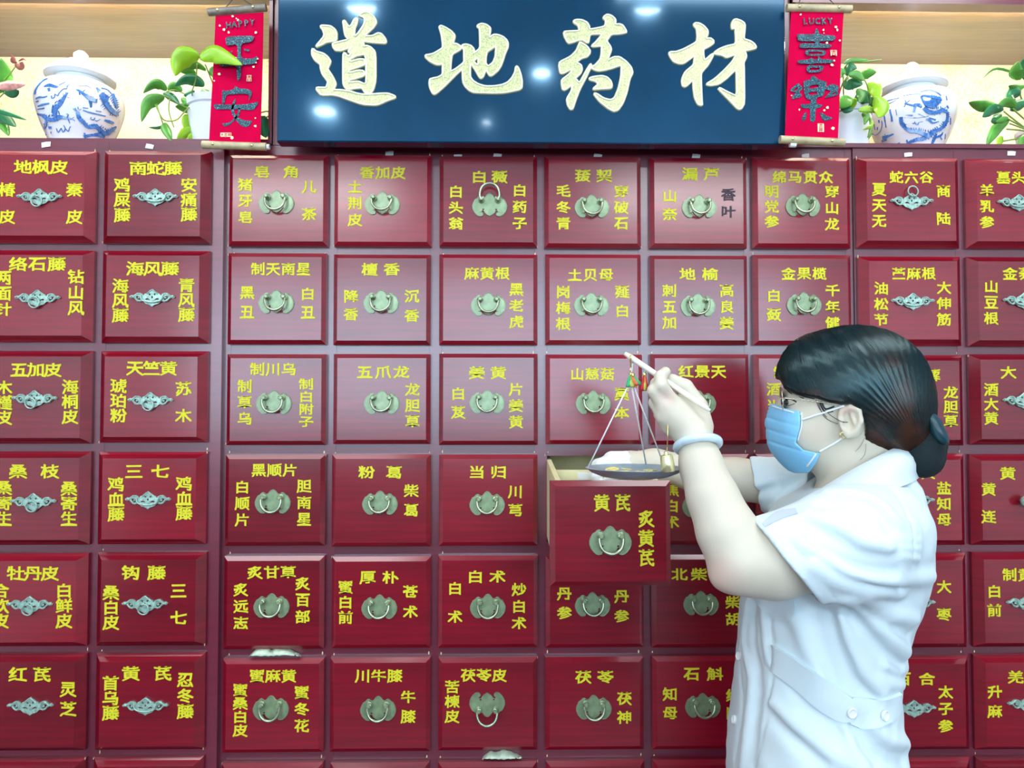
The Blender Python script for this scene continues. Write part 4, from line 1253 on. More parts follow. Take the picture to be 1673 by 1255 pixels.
# ------------------------------------------------------------------ plants
def leaf(mb, pts, w, Y0, Y1, tilt=0.5, fold=0.25, n=9, belly=0.42):
    """pts: px path from stalk to tip, w: full width in px, depth from Y0 to Y1"""
    path = smooth_path([at(x, y, Y0 + (Y1 - Y0) * i / (len(pts) - 1)) for i, (x, y) in enumerate(pts)], 5)
    m = len(path)
    k = len(mb.v)
    for i, p in enumerate(path):
        t_ = i / (m - 1)
        d = (path[min(i + 1, m - 1)] - path[max(i - 1, 0)]).normalized()
        view = (p - Vector((0, 0, CAM_Z))).normalized()
        side = d.cross(view).normalized()
        nrm = side.cross(d).normalized()
        side = (side * math.cos(tilt) + nrm * math.sin(tilt)).normalized()
        nrm = side.cross(d).normalized()
        prof = (t_ / belly) ** 0.55 if t_ < belly else max(0.0, 1 - ((t_ - belly) / (1 - belly)) ** 1.7)
        hw = max(w * Y0 / F / 2 * prof, 0.0002)
        for s_ in (-1, -0.5, 0, 0.5, 1):
            q = p + side * hw * s_ + nrm * (abs(s_) * hw * fold)
            mb.v.append(tuple(q))
    for i in range(m - 1):
        for j in range(4):
            a = k + i * 5 + j
            mb.f.append((a, a + 1, a + 6, a + 5))


def leaf_obj(plant, mat, pts, w, Y0, Y1, tilt=0.5, fold=0.25, belly=0.42):
    mb = MB()
    leaf(mb, pts, w, Y0, Y1, tilt, fold, belly=belly)
    # give it thickness: second skin 0.5 mm behind, closed at the border
    n0 = len(mb.v)
    f0 = list(mb.f)
    mb.v += [(x, y + 0.0006, z - 0.0002) for x, y, z in mb.v]
    mb.f += [tuple(i + n0 for i in reversed(q)) for q in f0]
    ec = {}
    for q in f0:
        for i in range(4):
            ec[(q[i], q[(i + 1) % 4])] = 1
    for (a, b) in list(ec):
        if (b, a) not in ec:
            mb.f.append((a, n0 + a, n0 + b, b))
    return mb.build('leaf', M[mat], plant, smooth=True)


def stems(plant, lst, r=0.0014):
    for pts in lst:
        Ys = [p[2] for p in pts]
        mb = MB().tube(smooth_path([at(x, y, Y) for x, y, Y in pts], 5), r, 6)
        mb.build('stem', M['stem'], plant, smooth=True)


def pot(plant, px, rim_y, Y, rtop, rbot):
    q = at(px, rim_y, Y)
    c = Vector((q.x, Y, ZS + 0.0005))
    H = q.z - c.z
    prof = [(rbot, 0.0), (rbot + (rtop - rbot) * 0.85, H * 0.80), (rtop * 0.93, H * 0.84), (rtop, H * 0.86), (rtop * 1.02, H), (rtop * 0.95, H + 0.002), (rtop * 0.9, H - 0.01), (rtop * 0.85, H - 0.02)]
    o = MB().lathe(prof, c, 36).build('pot', M['pot'], plant, smooth=True, auto=35)
    MB().lathe([(rtop * 0.86, H - 0.022), (rtop * 0.5, H - 0.012), (0.001, H - 0.01)], c, 20).build('soil', plain('potting_soil', (0.06, 0.035, 0.02), 0.9, 0, 0, 0.4, 120), plant, smooth=True)
    return c, H


# left: trailing pothos behind and around the scroll
pp = at(358, 200, 1.58)
pl = thing('potted_pothos', 'pothos in a white pot, its trailing stems reaching around the HAPPY scroll', 'plant', (pp.x, 1.58, ZS), 'pothos plants')
pot(pl, 358, 171, 1.58, 0.066, 0.052)
YL = 1.50
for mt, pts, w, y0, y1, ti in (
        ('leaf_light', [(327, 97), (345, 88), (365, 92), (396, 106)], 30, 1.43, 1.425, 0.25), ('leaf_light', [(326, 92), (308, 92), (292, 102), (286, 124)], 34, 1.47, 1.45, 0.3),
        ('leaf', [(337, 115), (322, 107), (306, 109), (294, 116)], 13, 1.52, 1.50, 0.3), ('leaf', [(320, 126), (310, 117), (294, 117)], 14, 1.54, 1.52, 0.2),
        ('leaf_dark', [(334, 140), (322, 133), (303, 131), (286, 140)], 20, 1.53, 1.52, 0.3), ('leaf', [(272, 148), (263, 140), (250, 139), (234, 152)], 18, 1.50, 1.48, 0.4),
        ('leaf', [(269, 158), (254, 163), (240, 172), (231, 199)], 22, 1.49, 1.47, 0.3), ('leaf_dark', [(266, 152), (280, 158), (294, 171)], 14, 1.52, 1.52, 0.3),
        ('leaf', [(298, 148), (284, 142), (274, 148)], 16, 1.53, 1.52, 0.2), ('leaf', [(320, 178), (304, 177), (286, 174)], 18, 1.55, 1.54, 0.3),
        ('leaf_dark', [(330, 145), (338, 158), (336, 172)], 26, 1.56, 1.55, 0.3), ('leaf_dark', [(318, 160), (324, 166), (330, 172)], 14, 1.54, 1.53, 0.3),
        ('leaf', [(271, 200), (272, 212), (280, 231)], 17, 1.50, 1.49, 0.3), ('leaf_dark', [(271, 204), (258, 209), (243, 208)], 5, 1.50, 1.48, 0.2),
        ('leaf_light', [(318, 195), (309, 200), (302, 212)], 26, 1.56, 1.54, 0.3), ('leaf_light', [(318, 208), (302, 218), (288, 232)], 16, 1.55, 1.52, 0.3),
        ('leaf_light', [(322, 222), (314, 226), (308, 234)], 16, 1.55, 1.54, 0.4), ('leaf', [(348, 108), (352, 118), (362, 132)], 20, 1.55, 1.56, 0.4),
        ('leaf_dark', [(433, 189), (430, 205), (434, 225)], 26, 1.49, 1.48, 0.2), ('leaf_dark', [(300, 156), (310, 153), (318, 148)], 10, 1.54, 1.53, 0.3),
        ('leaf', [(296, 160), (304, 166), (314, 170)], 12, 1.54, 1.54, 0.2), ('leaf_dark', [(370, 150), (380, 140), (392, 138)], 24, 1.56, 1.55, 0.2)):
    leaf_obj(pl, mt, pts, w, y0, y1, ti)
stems(pl, [[(322, 104, 1.46), (320, 130, 1.48), (314, 155, 1.52), (330, 172, 1.57)], [(335, 105, 1.52), (342, 122, 1.54), (348, 140, 1.56), (350, 172, 1.58)],
           [(252, 168, 1.49), (262, 188, 1.49), (270, 197, 1.5), (288, 196, 1.51), (302, 182, 1.52), (315, 172, 1.55), (335, 172, 1.58)],
           [(256, 170, 1.49), (262, 190, 1.49), (266, 202, 1.5)], [(277, 162, 1.51), (276, 182, 1.51), (284, 208, 1.51)],
           [(266, 155, 1.5), (285, 165, 1.52), (305, 176, 1.54), (330, 176, 1.57)], [(272, 150, 1.51), (290, 148, 1.53), (320, 165, 1.56)], [(425, 184, 1.5), (438, 182, 1.5), (440, 188, 1.5), (434, 192, 1.49)]])
# right: bushy pothos
pp = at(1390, 200, 1.57)
pl = thing('potted_pothos', 'bushy pothos in a white pot between the LUCKY scroll and the jar', 'plant', (pp.x, 1.57, ZS), 'pothos plants')
pot(pl, 1381, 183, 1.57, 0.054, 0.042)
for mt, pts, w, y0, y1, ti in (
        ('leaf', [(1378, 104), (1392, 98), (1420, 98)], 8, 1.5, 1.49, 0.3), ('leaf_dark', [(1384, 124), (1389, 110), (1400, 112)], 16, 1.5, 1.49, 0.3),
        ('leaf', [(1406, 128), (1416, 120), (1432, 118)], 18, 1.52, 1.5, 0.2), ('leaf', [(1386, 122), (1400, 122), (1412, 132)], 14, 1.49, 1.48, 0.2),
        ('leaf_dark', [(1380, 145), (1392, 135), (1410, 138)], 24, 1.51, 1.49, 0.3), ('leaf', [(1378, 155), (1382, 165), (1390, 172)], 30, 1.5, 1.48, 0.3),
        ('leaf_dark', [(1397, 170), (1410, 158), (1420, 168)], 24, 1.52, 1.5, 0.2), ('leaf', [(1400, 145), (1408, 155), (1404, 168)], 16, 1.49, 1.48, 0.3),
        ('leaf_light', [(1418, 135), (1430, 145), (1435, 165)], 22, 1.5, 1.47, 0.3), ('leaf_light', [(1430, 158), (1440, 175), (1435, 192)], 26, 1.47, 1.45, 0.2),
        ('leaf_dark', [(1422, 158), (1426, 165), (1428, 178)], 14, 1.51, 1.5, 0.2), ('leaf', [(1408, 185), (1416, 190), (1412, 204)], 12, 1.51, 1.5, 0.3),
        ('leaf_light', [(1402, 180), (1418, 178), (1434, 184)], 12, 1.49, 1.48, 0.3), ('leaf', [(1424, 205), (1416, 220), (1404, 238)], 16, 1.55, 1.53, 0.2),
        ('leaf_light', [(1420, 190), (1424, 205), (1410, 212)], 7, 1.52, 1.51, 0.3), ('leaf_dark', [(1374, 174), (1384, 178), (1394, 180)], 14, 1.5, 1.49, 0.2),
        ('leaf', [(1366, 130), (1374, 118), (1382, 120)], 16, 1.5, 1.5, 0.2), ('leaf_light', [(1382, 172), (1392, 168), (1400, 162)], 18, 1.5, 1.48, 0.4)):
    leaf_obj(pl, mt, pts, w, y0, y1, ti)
stems(pl, [[(1396, 116, 1.49), (1412, 130, 1.49), (1420, 150, 1.5), (1420, 172, 1.51), (1400, 182, 1.56)], [(1386, 124, 1.5), (1376, 138, 1.51), (1368, 165, 1.55)],
           [(1400, 180, 1.55), (1416, 184, 1.52), (1422, 200, 1.52), (1418, 225, 1.53)], [(1440, 98, 1.5), (1415, 101, 1.5), (1380, 110, 1.52), (1380, 180, 1.57)]], 0.0015)
# far left anthurium, far right peace lily
pp = at(-62, 225, 1.6)
pl = thing('anthurium_plant', 'anthurium with one faded pink bloom and a dried bloom, beside the dragon jar', 'plant', (pp.x, 1.6, ZS))
pot(pl, -62, 175, 1.6, 0.05, 0.04)
for mt, pts, w, y0, y1, ti in (('leaf', [(-12, 150), (4, 128), (2, 95)], 30, 1.56, 1.53, 0.2), ('leaf', [(0, 120), (12, 128), (22, 134)], 14, 1.55, 1.54, 0.3),
                               ('leaf_dark', [(4, 148), (20, 152), (31, 148)], 15, 1.56, 1.55, 0.2), ('leaf_dark', [(-18, 178), (10, 184), (44, 196)], 9, 1.52, 1.5, 0.3),
                               ('leaf_dark', [(-18, 190), (6, 192), (26, 207)], 20, 1.54, 1.52, 0.3), ('leaf', [(-14, 202), (4, 204), (14, 222)], 17, 1.54, 1.53, 0.3)):
    leaf_obj(pl, mt, pts, w, y0, y1, ti)
leaf_obj(pl, 'anthurium', [(-8, 140), (14, 138), (42, 138)], 18, 1.53, 1.51, 0.5, 0.4)
for pts, w in (([(24, 104), (33, 108), (37, 101)], 12), ([(26, 102), (21, 94), (15, 88)], 5), ([(30, 100), (38, 96), (44, 100)], 3), ([(28, 102), (20, 100), (20, 92)], 6)):
    leaf_obj(pl, 'dry_flower', pts, w, 1.53, 1.52, 0.3)
stems(pl, [[(26, 108, 1.53), (14, 124, 1.54), (4, 136, 1.55), (-30, 185, 1.58)], [(8, 150, 1.55), (-4, 162, 1.56), (-40, 190, 1.6)], [(0, 110, 1.55), (-20, 150, 1.57), (-45, 190, 1.6)],
           [(-14, 182, 1.53), (-40, 186, 1.57), (-55, 190, 1.6)], [(-14, 200, 1.55), (-40, 200, 1.57), (-60, 195, 1.6)]])
pp = at(1700, 232, 1.6)
pl = thing('peace_lily', 'leafy peace lily beside the round-seal jar, long green stalks', 'plant', (pp.x, 1.6, ZS))
pot(pl, 1702, 214, 1.6, 0.05, 0.042)
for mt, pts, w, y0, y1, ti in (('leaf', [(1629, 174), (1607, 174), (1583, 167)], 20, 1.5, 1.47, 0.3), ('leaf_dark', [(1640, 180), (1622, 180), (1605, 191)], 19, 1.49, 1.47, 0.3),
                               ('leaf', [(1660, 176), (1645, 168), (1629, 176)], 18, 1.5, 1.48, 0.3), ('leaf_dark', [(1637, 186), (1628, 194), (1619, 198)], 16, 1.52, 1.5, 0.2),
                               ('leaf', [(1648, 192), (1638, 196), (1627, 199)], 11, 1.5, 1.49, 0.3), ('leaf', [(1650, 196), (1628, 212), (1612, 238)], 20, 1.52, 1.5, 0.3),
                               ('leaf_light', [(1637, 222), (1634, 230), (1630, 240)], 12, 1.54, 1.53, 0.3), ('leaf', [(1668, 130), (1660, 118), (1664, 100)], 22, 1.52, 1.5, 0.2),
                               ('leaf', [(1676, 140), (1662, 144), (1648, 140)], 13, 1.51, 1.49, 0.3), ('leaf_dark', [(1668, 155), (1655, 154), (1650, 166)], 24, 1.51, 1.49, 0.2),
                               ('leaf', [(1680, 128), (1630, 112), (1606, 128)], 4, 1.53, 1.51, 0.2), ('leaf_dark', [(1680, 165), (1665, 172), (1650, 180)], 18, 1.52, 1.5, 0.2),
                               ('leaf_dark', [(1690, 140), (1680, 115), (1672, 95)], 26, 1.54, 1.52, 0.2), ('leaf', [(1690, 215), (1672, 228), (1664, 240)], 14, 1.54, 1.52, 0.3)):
    leaf_obj(pl, mt, pts, w, y0, y1, ti)
stems(pl, [[(1640, 182, 1.5), (1660, 198, 1.53), (1690, 220, 1.6)], [(1646, 194, 1.51), (1668, 206, 1.55), (1695, 222, 1.6)], [(1650, 202, 1.52), (1672, 210, 1.55), (1695, 220, 1.6)],
           [(1645, 211, 1.53), (1672, 214, 1.56), (1700, 222, 1.6)], [(1637, 231, 1.54), (1668, 226, 1.57), (1700, 224, 1.6)], [(1665, 150, 1.52), (1680, 190, 1.56), (1700, 220, 1.6)],
           [(1655, 178, 1.5), (1675, 196, 1.55), (1700, 218, 1.6)]], 0.0017)

# ------------------------------------------------------------------ bag corners sticking out of drawers
def crumple(name, label, pts, Y0, Y1, mat, grp):
    """a thin folded sheet: px outline top edge and bottom edge strips"""
    top = smooth_path([at(x, y, Y1) for x, y in pts[0]], 4)
    bot = smooth_path([at(x, y, Y0) for x, y in pts[1]], 4)
    n = min(len(top), len(bot))
    mb = MB()
    for i in range(n):
        a, b = top[i], bot[i]
        for k in range(5):
            t_ = k / 4
            p = a.lerp(b, t_)
            j = 0.0018 * math.sin(i * 1.7 + k * 2.1) * math.sin(math.pi * (0.15 + 0.7 * t_))
            mb.v.append((p.x, p.y - abs(math.sin(math.pi * t_)) * 0.007 + j, p.z + j * 0.4))
    N = len(mb.v)
    mb.v += [(x, y + 0.0008, z) for x, y, z in mb.v]
    for i in range(n - 1):
        for k in range(4):
            a = i * 5 + k
            mb.f += [(a, a + 1, a + 6, a + 5), (N + a + 5, N + a + 6, N + a + 1, N + a)]
    o = mb.build(name, mat, loc=bot[n // 2], smooth=True)
    tag(o, label, 'bag', grp)


M['bag'] = plain('pale_green_plastic_bag', (0.55, 0.68, 0.50), 0.3, 0, 0.2, 0.15, 120, 0.3)
crumple('plastic_bag', 'pale green plastic bag corner caught above the drawer under the roasted licorice column', [[(409, 1070), (422, 1058), (438, 1057), (444, 1063), (452, 1057), (476, 1062), (491, 1070)], [(408, 1071.5), (422, 1072), (436, 1072), (446, 1072), (456, 1071), (476, 1071), (492, 1071.5)]], 1.481, 1.497, M['bag'], 'bag corners sticking out of drawers')
crumple('plastic_bag', 'pale green plastic bag corner caught above a bottom-row drawer, below the upturned handle', [[(789, 1237), (800, 1228), (812, 1229), (822, 1225), (834, 1228), (846, 1233), (852, 1236)], [(788, 1239), (800, 1240), (812, 1240.5), (822, 1241), (834, 1240), (846, 1239), (853, 1237)]], 1.481, 1.497, M['bag'], 'bag corners sticking out of drawers')
# ------------------------------------------------------------------ signed-distance modelling for the figure
def P(px, py, Y):
    return np.array(at(px, py, Y), dtype=np.float64)


def smin(a, b, k):
    h = np.clip(0.5 + 0.5 * (b - a) / k, 0, 1)
    return b + (a - b) * h - k * h * (1 - h)


def smax(a, b, k):
    return -smin(-a, -b, k)


def cap(p, a, b, ra, rb):
    ab = b - a
    t = np.clip(((p - a) @ ab) / max(ab @ ab, 1e-12), 0, 1)
    return np.linalg.norm(p - a - t[:, None] * ab, axis=1) - (ra + (rb - ra) * t)


def chain(p, pts, k=0.004):
    """pts: [(point, radius), ...]"""
    d = None
    for (a, ra), (b, rb) in zip(pts, pts[1:]):
        e = cap(p, a, b, ra, rb)
        d = e if d is None else smin(d, e, k)
    return d


def ell(p, c, s, rot=0.0, yaw=0.0):
    """ellipsoid; rot turns it in the x-z plane (radians), yaw about z"""
    q = p - c
    x, y, z = q[:, 0], q[:, 1], q[:, 2]
    if yaw:
        x, y = x * math.cos(yaw) + y * math.sin(yaw), -x * math.sin(yaw) + y * math.cos(yaw)
    if rot:
        x, z = x * math.cos(rot) + z * math.sin(rot), -x * math.sin(rot) + z * math.cos(rot)
    k0 = np.sqrt((x / s[0]) ** 2 + (y / s[1]) ** 2 + (z / s[2]) ** 2)
    k1 = np.sqrt((x / s[0] ** 2) ** 2 + (y / s[1] ** 2) ** 2 + (z / s[2] ** 2) ** 2)
    return k0 * (k0 - 1) / np.maximum(k1, 1e-9)


def polydist(p, pts):
    d = None
    for a, b in zip(pts, pts[1:]):
        ab = b - a
        t = np.clip(((p - a) @ ab) / max(ab @ ab, 1e-12), 0, 1)
        e = np.linalg.norm(p - a - t[:, None] * ab, axis=1)
        d = e if d is None else np.minimum(d, e)
    return d


def prism(p, poly):
    """signed distance (x-z plane) to a polygon given as world (x, z)"""
    x, z = p[:, 0], p[:, 2]
    d = np.full(len(p), 1e9)
    ins = np.zeros(len(p), bool)
    n = len(poly)
    for i in range(n):
        ax, az = poly[i]
        bx, bz = poly[(i + 1) % n]
        ex, ez = bx - ax, bz - az
        t = np.clip(((x - ax) * ex + (z - az) * ez) / max(ex * ex + ez * ez, 1e-12), 0, 1)
        d = np.minimum(d, np.hypot(x - ax - t * ex, z - az - t * ez))
        if abs(ez) > 1e-12:
            c = ((az > z) != (bz > z)) & (x < ex * (z - az) / ez + ax)
            ins ^= c
    return np.where(ins, -d, d)


def mesh_sdf(f, lo, hi, h):
    """sparse narrow-band sampling, then surface nets -> verts, quads"""
    lo, hi = np.array(lo, float), np.array(hi, float)
    B = 8
    nb = np.maximum(1, np.ceil((hi - lo) / (B * h)).astype(int))
    n = nb * B + 1
    cc = np.stack(np.meshgrid(*[np.arange(k) for k in nb], indexing='ij'), -1).reshape(-1, 3)
    ctr = lo + (cc + 0.5) * B * h
    dc = f(ctr)
    D = np.empty(n, np.float32)
    sgn = np.sign(dc).reshape(nb) * 9.0
    D[:-1, :-1, :-1] = np.repeat(np.repeat(np.repeat(sgn, B, 0), B, 1), B, 2)
    D[-1] = 9
    D[:, -1] = 9
    D[:, :, -1] = 9
    keep = np.abs(dc) < B * h * 0.866 * 1.25 + 2 * h
    off = np.stack(np.meshgrid(*[np.arange(B + 1)] * 3, indexing='ij'), -1).reshape(-1, 3)
    kb = cc[keep] * B
    for s in range(0, len(kb), 400):
        idx = (kb[s:s + 400, None, :] + off[None]).reshape(-1, 3)
        D[idx[:, 0], idx[:, 1], idx[:, 2]] = f(lo + idx * h)
    D[0] = 9; D[:, 0] = 9; D[:, :, 0] = 9
    D[-1] = 9; D[:, -1] = 9; D[:, :, -1] = 9
    S = D < 0
    c8 = sum(S[i:n[0] - 1 + i, j:n[1] - 1 + j, k:n[2] - 1 + k].astype(np.int8) for i in (0, 1) for j in (0, 1) for k in (0, 1))
    cells = np.argwhere((c8 > 0) & (c8 < 8))
    ids = np.full(np.array(n) - 1, -1, np.int32)
    ids[cells[:, 0], cells[:, 1], cells[:, 2]] = np.arange(len(cells))
    acc = np.zeros((len(cells), 3))
    cnt = np.zeros(len(cells))
    cor = [(i, j, k) for i in (0, 1) for j in (0, 1) for k in (0, 1)]
    for a in range(8):
        for b in range(a + 1, 8):
            A_, B_ = np.array(cor[a]), np.array(cor[b])
            if np.abs(A_ - B_).sum() != 1:
                continue
            ia, ib = cells + A_, cells + B_
            da = D[ia[:, 0], ia[:, 1], ia[:, 2]].astype(float)
            db = D[ib[:, 0], ib[:, 1], ib[:, 2]].astype(float)
            m = (da < 0) != (db < 0)
            t = np.where(m, da / np.where(m, da - db, 1), 0)
            acc += np.where(m[:, None], A_ + (B_ - A_) * t[:, None], 0)
            cnt += m
    V = lo + (cells + acc / cnt[:, None]) * h
    Q = []
    for ax in range(3):
        u, v = (ax + 1) % 3, (ax + 2) % 3
        sl0 = [slice(None)] * 3
        sl1 = [slice(None)] * 3
        sl0[ax] = slice(0, -1)
        sl1[ax] = slice(1, None)
        e = np.argwhere(S[tuple(sl0)] != S[tuple(sl1)])
        e = e[(e[:, u] > 0) & (e[:, v] > 0) & (e[:, u] < n[u] - 1) & (e[:, v] < n[v] - 1)]
        fl = S[e[:, 0], e[:, 1], e[:, 2]]
        q = []
        for du, dv in ((1, 1), (0, 1), (0, 0), (1, 0)):
            c = e.copy()
            c[:, u] -= du
            c[:, v] -= dv
            q.append(ids[c[:, 0], c[:, 1], c[:, 2]])
        q = np.stack(q, 1)
        q[~fl] = q[~fl][:, ::-1]
        Q.append(q)
    Q = np.concatenate(Q)
    Q = Q[(Q >= 0).all(1)]
    return V, Q


def link_np(name, parts_, mat, parent, smooth=True, props=None):
    loc = WLOC.get(parent.name, Vector((0, 0, 0)))
    Vs, Qs, o_ = [], [], 0
    for V, Q in parts_:
        Vs.append(V)
        Qs.append(Q + o_)
        o_ += len(V)
    V, Q = np.concatenate(Vs), np.concatenate(Qs)
    me = bpy.data.meshes.new(name)
    me.vertices.add(len(V))
    me.vertices.foreach_set('co', (V - np.array(loc)).astype(np.float32).ravel())
    me.loops.add(len(Q) * 4)
    me.loops.foreach_set('vertex_index', Q.ravel().astype(np.int32))
    me.polygons.add(len(Q))
    me.polygons.foreach_set('loop_start', np.arange(0, len(Q) * 4, 4, dtype=np.int32))
    me.update(calc_edges=True)
    me.validate()
    me.materials.append(mat)
    if smooth:
        me.shade_smooth()
    o = bpy.data.objects.new(name, me)
    COL.objects.link(o)
    o.parent = parent
    WLOC[o.name] = loc
    for k_, v_ in (props or {}).items():
        o[k_] = v_
    return o


def march(f, px, py, y0=0.8, steps=90):
    """first point of the surface f seen at a pixel (arrays of pixels)"""
    px, py = np.atleast_1d(px).astype(float), np.atleast_1d(py).astype(float)
    d = np.array([ray(x, y).normalized() for x, y in zip(px, py)])
    o = np.array([0, 0, CAM_Z])
    t = np.full(len(px), y0)
    for _ in range(steps):
        e = f(o + d * t[:, None])
        t = t + np.clip(e * 0.8, -0.02, 0.05)
    p = o + d * t[:, None]
    ok = np.abs(f(p)) < 0.003
    return p, ok


# ------------------------------------------------------------------ the pharmacist
HY = 1.15
per = thing('person', 'woman in short-sleeved white coat, blue face mask and glasses, weighing herbs on a hand scale', 'person', (at(1350, 800, HY).x, HY, 0.0))
M['skin'] = plain('fair_skin', (0.72, 0.57, 0.42), 0.5, 0, 0, 0.05, 9, 0.03, sss=0.12)
t = NT('fair_skin_with_blush')
tc = t.t.nodes.new('ShaderNodeTexCoord')
acc = None
for (px_, py_, Y_), r_, k_ in (((1340, 716, 1.08), 0.040, 0.75), ((1384, 674, 1.07), 0.016, 0.8), ((1170, 948, 0.96), 0.05, 0.45), ((1090, 650, 1.02), 0.022, 0.35), ((1320, 795, 1.12), 0.03, 0.3)):
    c_ = at(px_, py_, Y_) - WLOC[per.name]
    vd = t.t.nodes.new('ShaderNodeVectorMath')
    vd.operation = 'DISTANCE'
    t.l(tc.outputs['Object'], vd.inputs[0])
    vd.inputs[1].default_value = c_
    mr = t.n('ShaderNodeMapRange')
    mr.interpolation_type = 'SMOOTHSTEP'
    mr.inputs['From Min'].default_value = r_
    mr.inputs['From Max'].default_value = r_ * 0.1
    mr.inputs['To Max'].default_value = k_
    t.l(vd.outputs['Value'], mr.inputs[0])
    if acc is None:
        acc = mr.outputs[0]
    else:
        mx = t.n('ShaderNodeMath', operation='MAXIMUM')
        t.l(acc, mx.inputs[0])
        t.l(mr.outputs[0], mx.inputs[1])
        acc = mx.outputs[0]
t.l(t.ramp(acc, [(0.0, (0.66, 0.60, 0.48)), (1.0, (0.70, 0.38, 0.32))]), t.b.inputs['Base Color'])
t.b.inputs['Roughness'].default_value = 0.5
t.b.inputs['Subsurface Weight'].default_value = 0.12
t.b.inputs['Subsurface Radius'].default_value = (1.0, 0.35, 0.2)
t.b.inputs['Subsurface Scale'].default_value = 0.01
M['skin'] = t.m
M['coat'] = plain('white_cotton_coat', (0.66, 0.775, 0.81), 0.75, 0, 0, 0.01, 400, 0.06, sheen=0.1)
M['coat_in'] = plain('lavender_lapel_facing', (0.50, 0.56, 0.78), 0.7)
M['mask'] = plain('light_blue_nonwoven', (0.24, 0.60, 0.90), 0.6, 0, 0, 0.03, 200, 0.05)
M['elastic'] = plain('white_elastic', (0.85, 0.88, 0.9), 0.6)
M['hair_net'] = plain('dark_teal_hair_net', (0.002, 0.012, 0.016), 0.85, 0, 0, 0.4, 700, 0.6, bdist=0.002)
M['ribbon'] = plain('dark_teal_satin', (0.006, 0.045, 0.06), 0.35, 0, 0, 0.2, 40)
M['specs'] = plain('thin_gold_rim', (0.80, 0.72, 0.55), 0.2, 0.9)
M['eye'] = plain('dark_eye', (0.02, 0.015, 0.015), 0.1, 0, 0.5)
M['jade'] = plain('pale_blue_jade', (0.62, 0.78, 0.88), 0.12, 0, 0.8, 0.12, 60, 0, 0.05, sss=0.2)
M['ivory'] = plain('ivory_bone', (0.86, 0.84, 0.68), 0.3, 0, 0.3, 0.05, 60)
M['gold'] = plain('yellow_gold', (0.85, 0.68, 0.25), 0.2, 0.9)
M['trousers'] = plain('white_trousers', (0.78, 0.84, 0.88), 0.8)
M['shoe'] = plain('white_shoe', (0.75, 0.76, 0.78), 0.5)
def faded(t, fac, z_hi=1.56, z_lo=1.42, k=0.30):
    """shifts the hair from black at the crown to brown lower down"""
    tc = t.t.nodes.new('ShaderNodeTexCoord')
    sx = t.t.nodes.new('ShaderNodeSeparateXYZ')
    t.l(tc.outputs['Object'], sx.inputs[0])
    mr = t.n('ShaderNodeMapRange')
    mr.inputs['From Min'].default_value = z_hi
    mr.inputs['From Max'].default_value = z_lo
    mr.inputs['To Min'].default_value = -0.12
    mr.inputs['To Max'].default_value = k
    t.l(sx.outputs[2], mr.inputs[0])
    ad = t.n('ShaderNodeMath', operation='ADD')
    t.l(fac, ad.inputs[0])
    t.l(mr.outputs[0], ad.inputs[1])
    return ad.outputs[0]


t = NT('dark_brown_hair')
nz = t.n('ShaderNodeTexNoise', Scale=60.0, Detail=4.0)
t.l(t.coord((1, 1, 1)), nz.inputs['Vector'])
n2 = t.n('ShaderNodeTexNoise', Scale=9.0, Detail=2.0)
t.l(t.coord((1, 1, 1)), n2.inputs['Vector'])
mu = t.n('ShaderNodeMath', operation='MULTIPLY_ADD')
t.l(nz.outputs[0], mu.inputs[0])
mu.inputs[1].default_value = 0.5
t.l(n2.outputs[0], mu.inputs[2])
t.l(t.ramp(faded(t, mu.outputs[0], k=0.15), [(0.55, (0.004, 0.009, 0.011)), (0.78, (0.010, 0.009, 0.008)), (0.95, (0.05, 0.017, 0.010))]), t.b.inputs['Base Color'])
t.b.inputs['Roughness'].default_value = 0.36
t.b.inputs['Specular IOR Level'].default_value = 0.35
t.b.inputs['Specular Tint'].default_value = (0.75, 0.95, 1.0, 1)
M['hair'] = t.m
t = NT('fine_hair_sheen')
n2 = t.n('ShaderNodeTexNoise', Scale=11.0, Detail=3.0)
t.l(t.coord((1, 1, 1)), n2.inputs['Vector'])
t.l(t.ramp(faded(t, n2.outputs[0], k=0.16), [(0.42, (0.004, 0.013, 0.016)), (0.56, (0.010, 0.010, 0.009)), (0.72, (0.085, 0.028, 0.014))]), t.b.inputs['Base Color'])
t.b.inputs['Roughness'].default_value = 0.27
t.b.inputs['Specular IOR Level'].default_value = 0.6
t.b.inputs['Specular Tint'].default_value = (0.6, 0.95, 1.0, 1)
M['hair_fine'] = t.m

# the head has a frame of its own: it is turned so that the profile faces the viewer's line of sight
HC = P(1380, 660, HY)
_d = ray(1380, 660)
HTH = math.atan2(_d.x, _d.y)
HN, HE = np.array([math.sin(HTH), math.cos(HTH), 0]), np.array([math.cos(HTH), -math.sin(HTH), 0])


def tol(p):
    q = p - HC
    return np.stack([q @ HE, q @ HN + HY, p[:, 2]], 1)


def tow(q):
    """head frame -> world"""
    q = np.atleast_2d(np.array([tuple(v) for v in q]) if not isinstance(q, np.ndarray) else q)
    r = HC + q[:, :1] * HE + (q[:, 1:2] - HY) * HN
    r[:, 2] = q[:, 2]
    return r


def H(px, py, Y):
    d = np.array(ray(px, py))
    t = (HC[0] * HN[0] + HC[1] * HN[1] + (Y - HY)) / (d[0] * HN[0] + d[1] * HN[1])
    return tol(np.array([[d[0] * t, d[1] * t, CAM_Z + d[2] * t]]))[0]


# --- head
c_skull = H(1400, 640, HY)


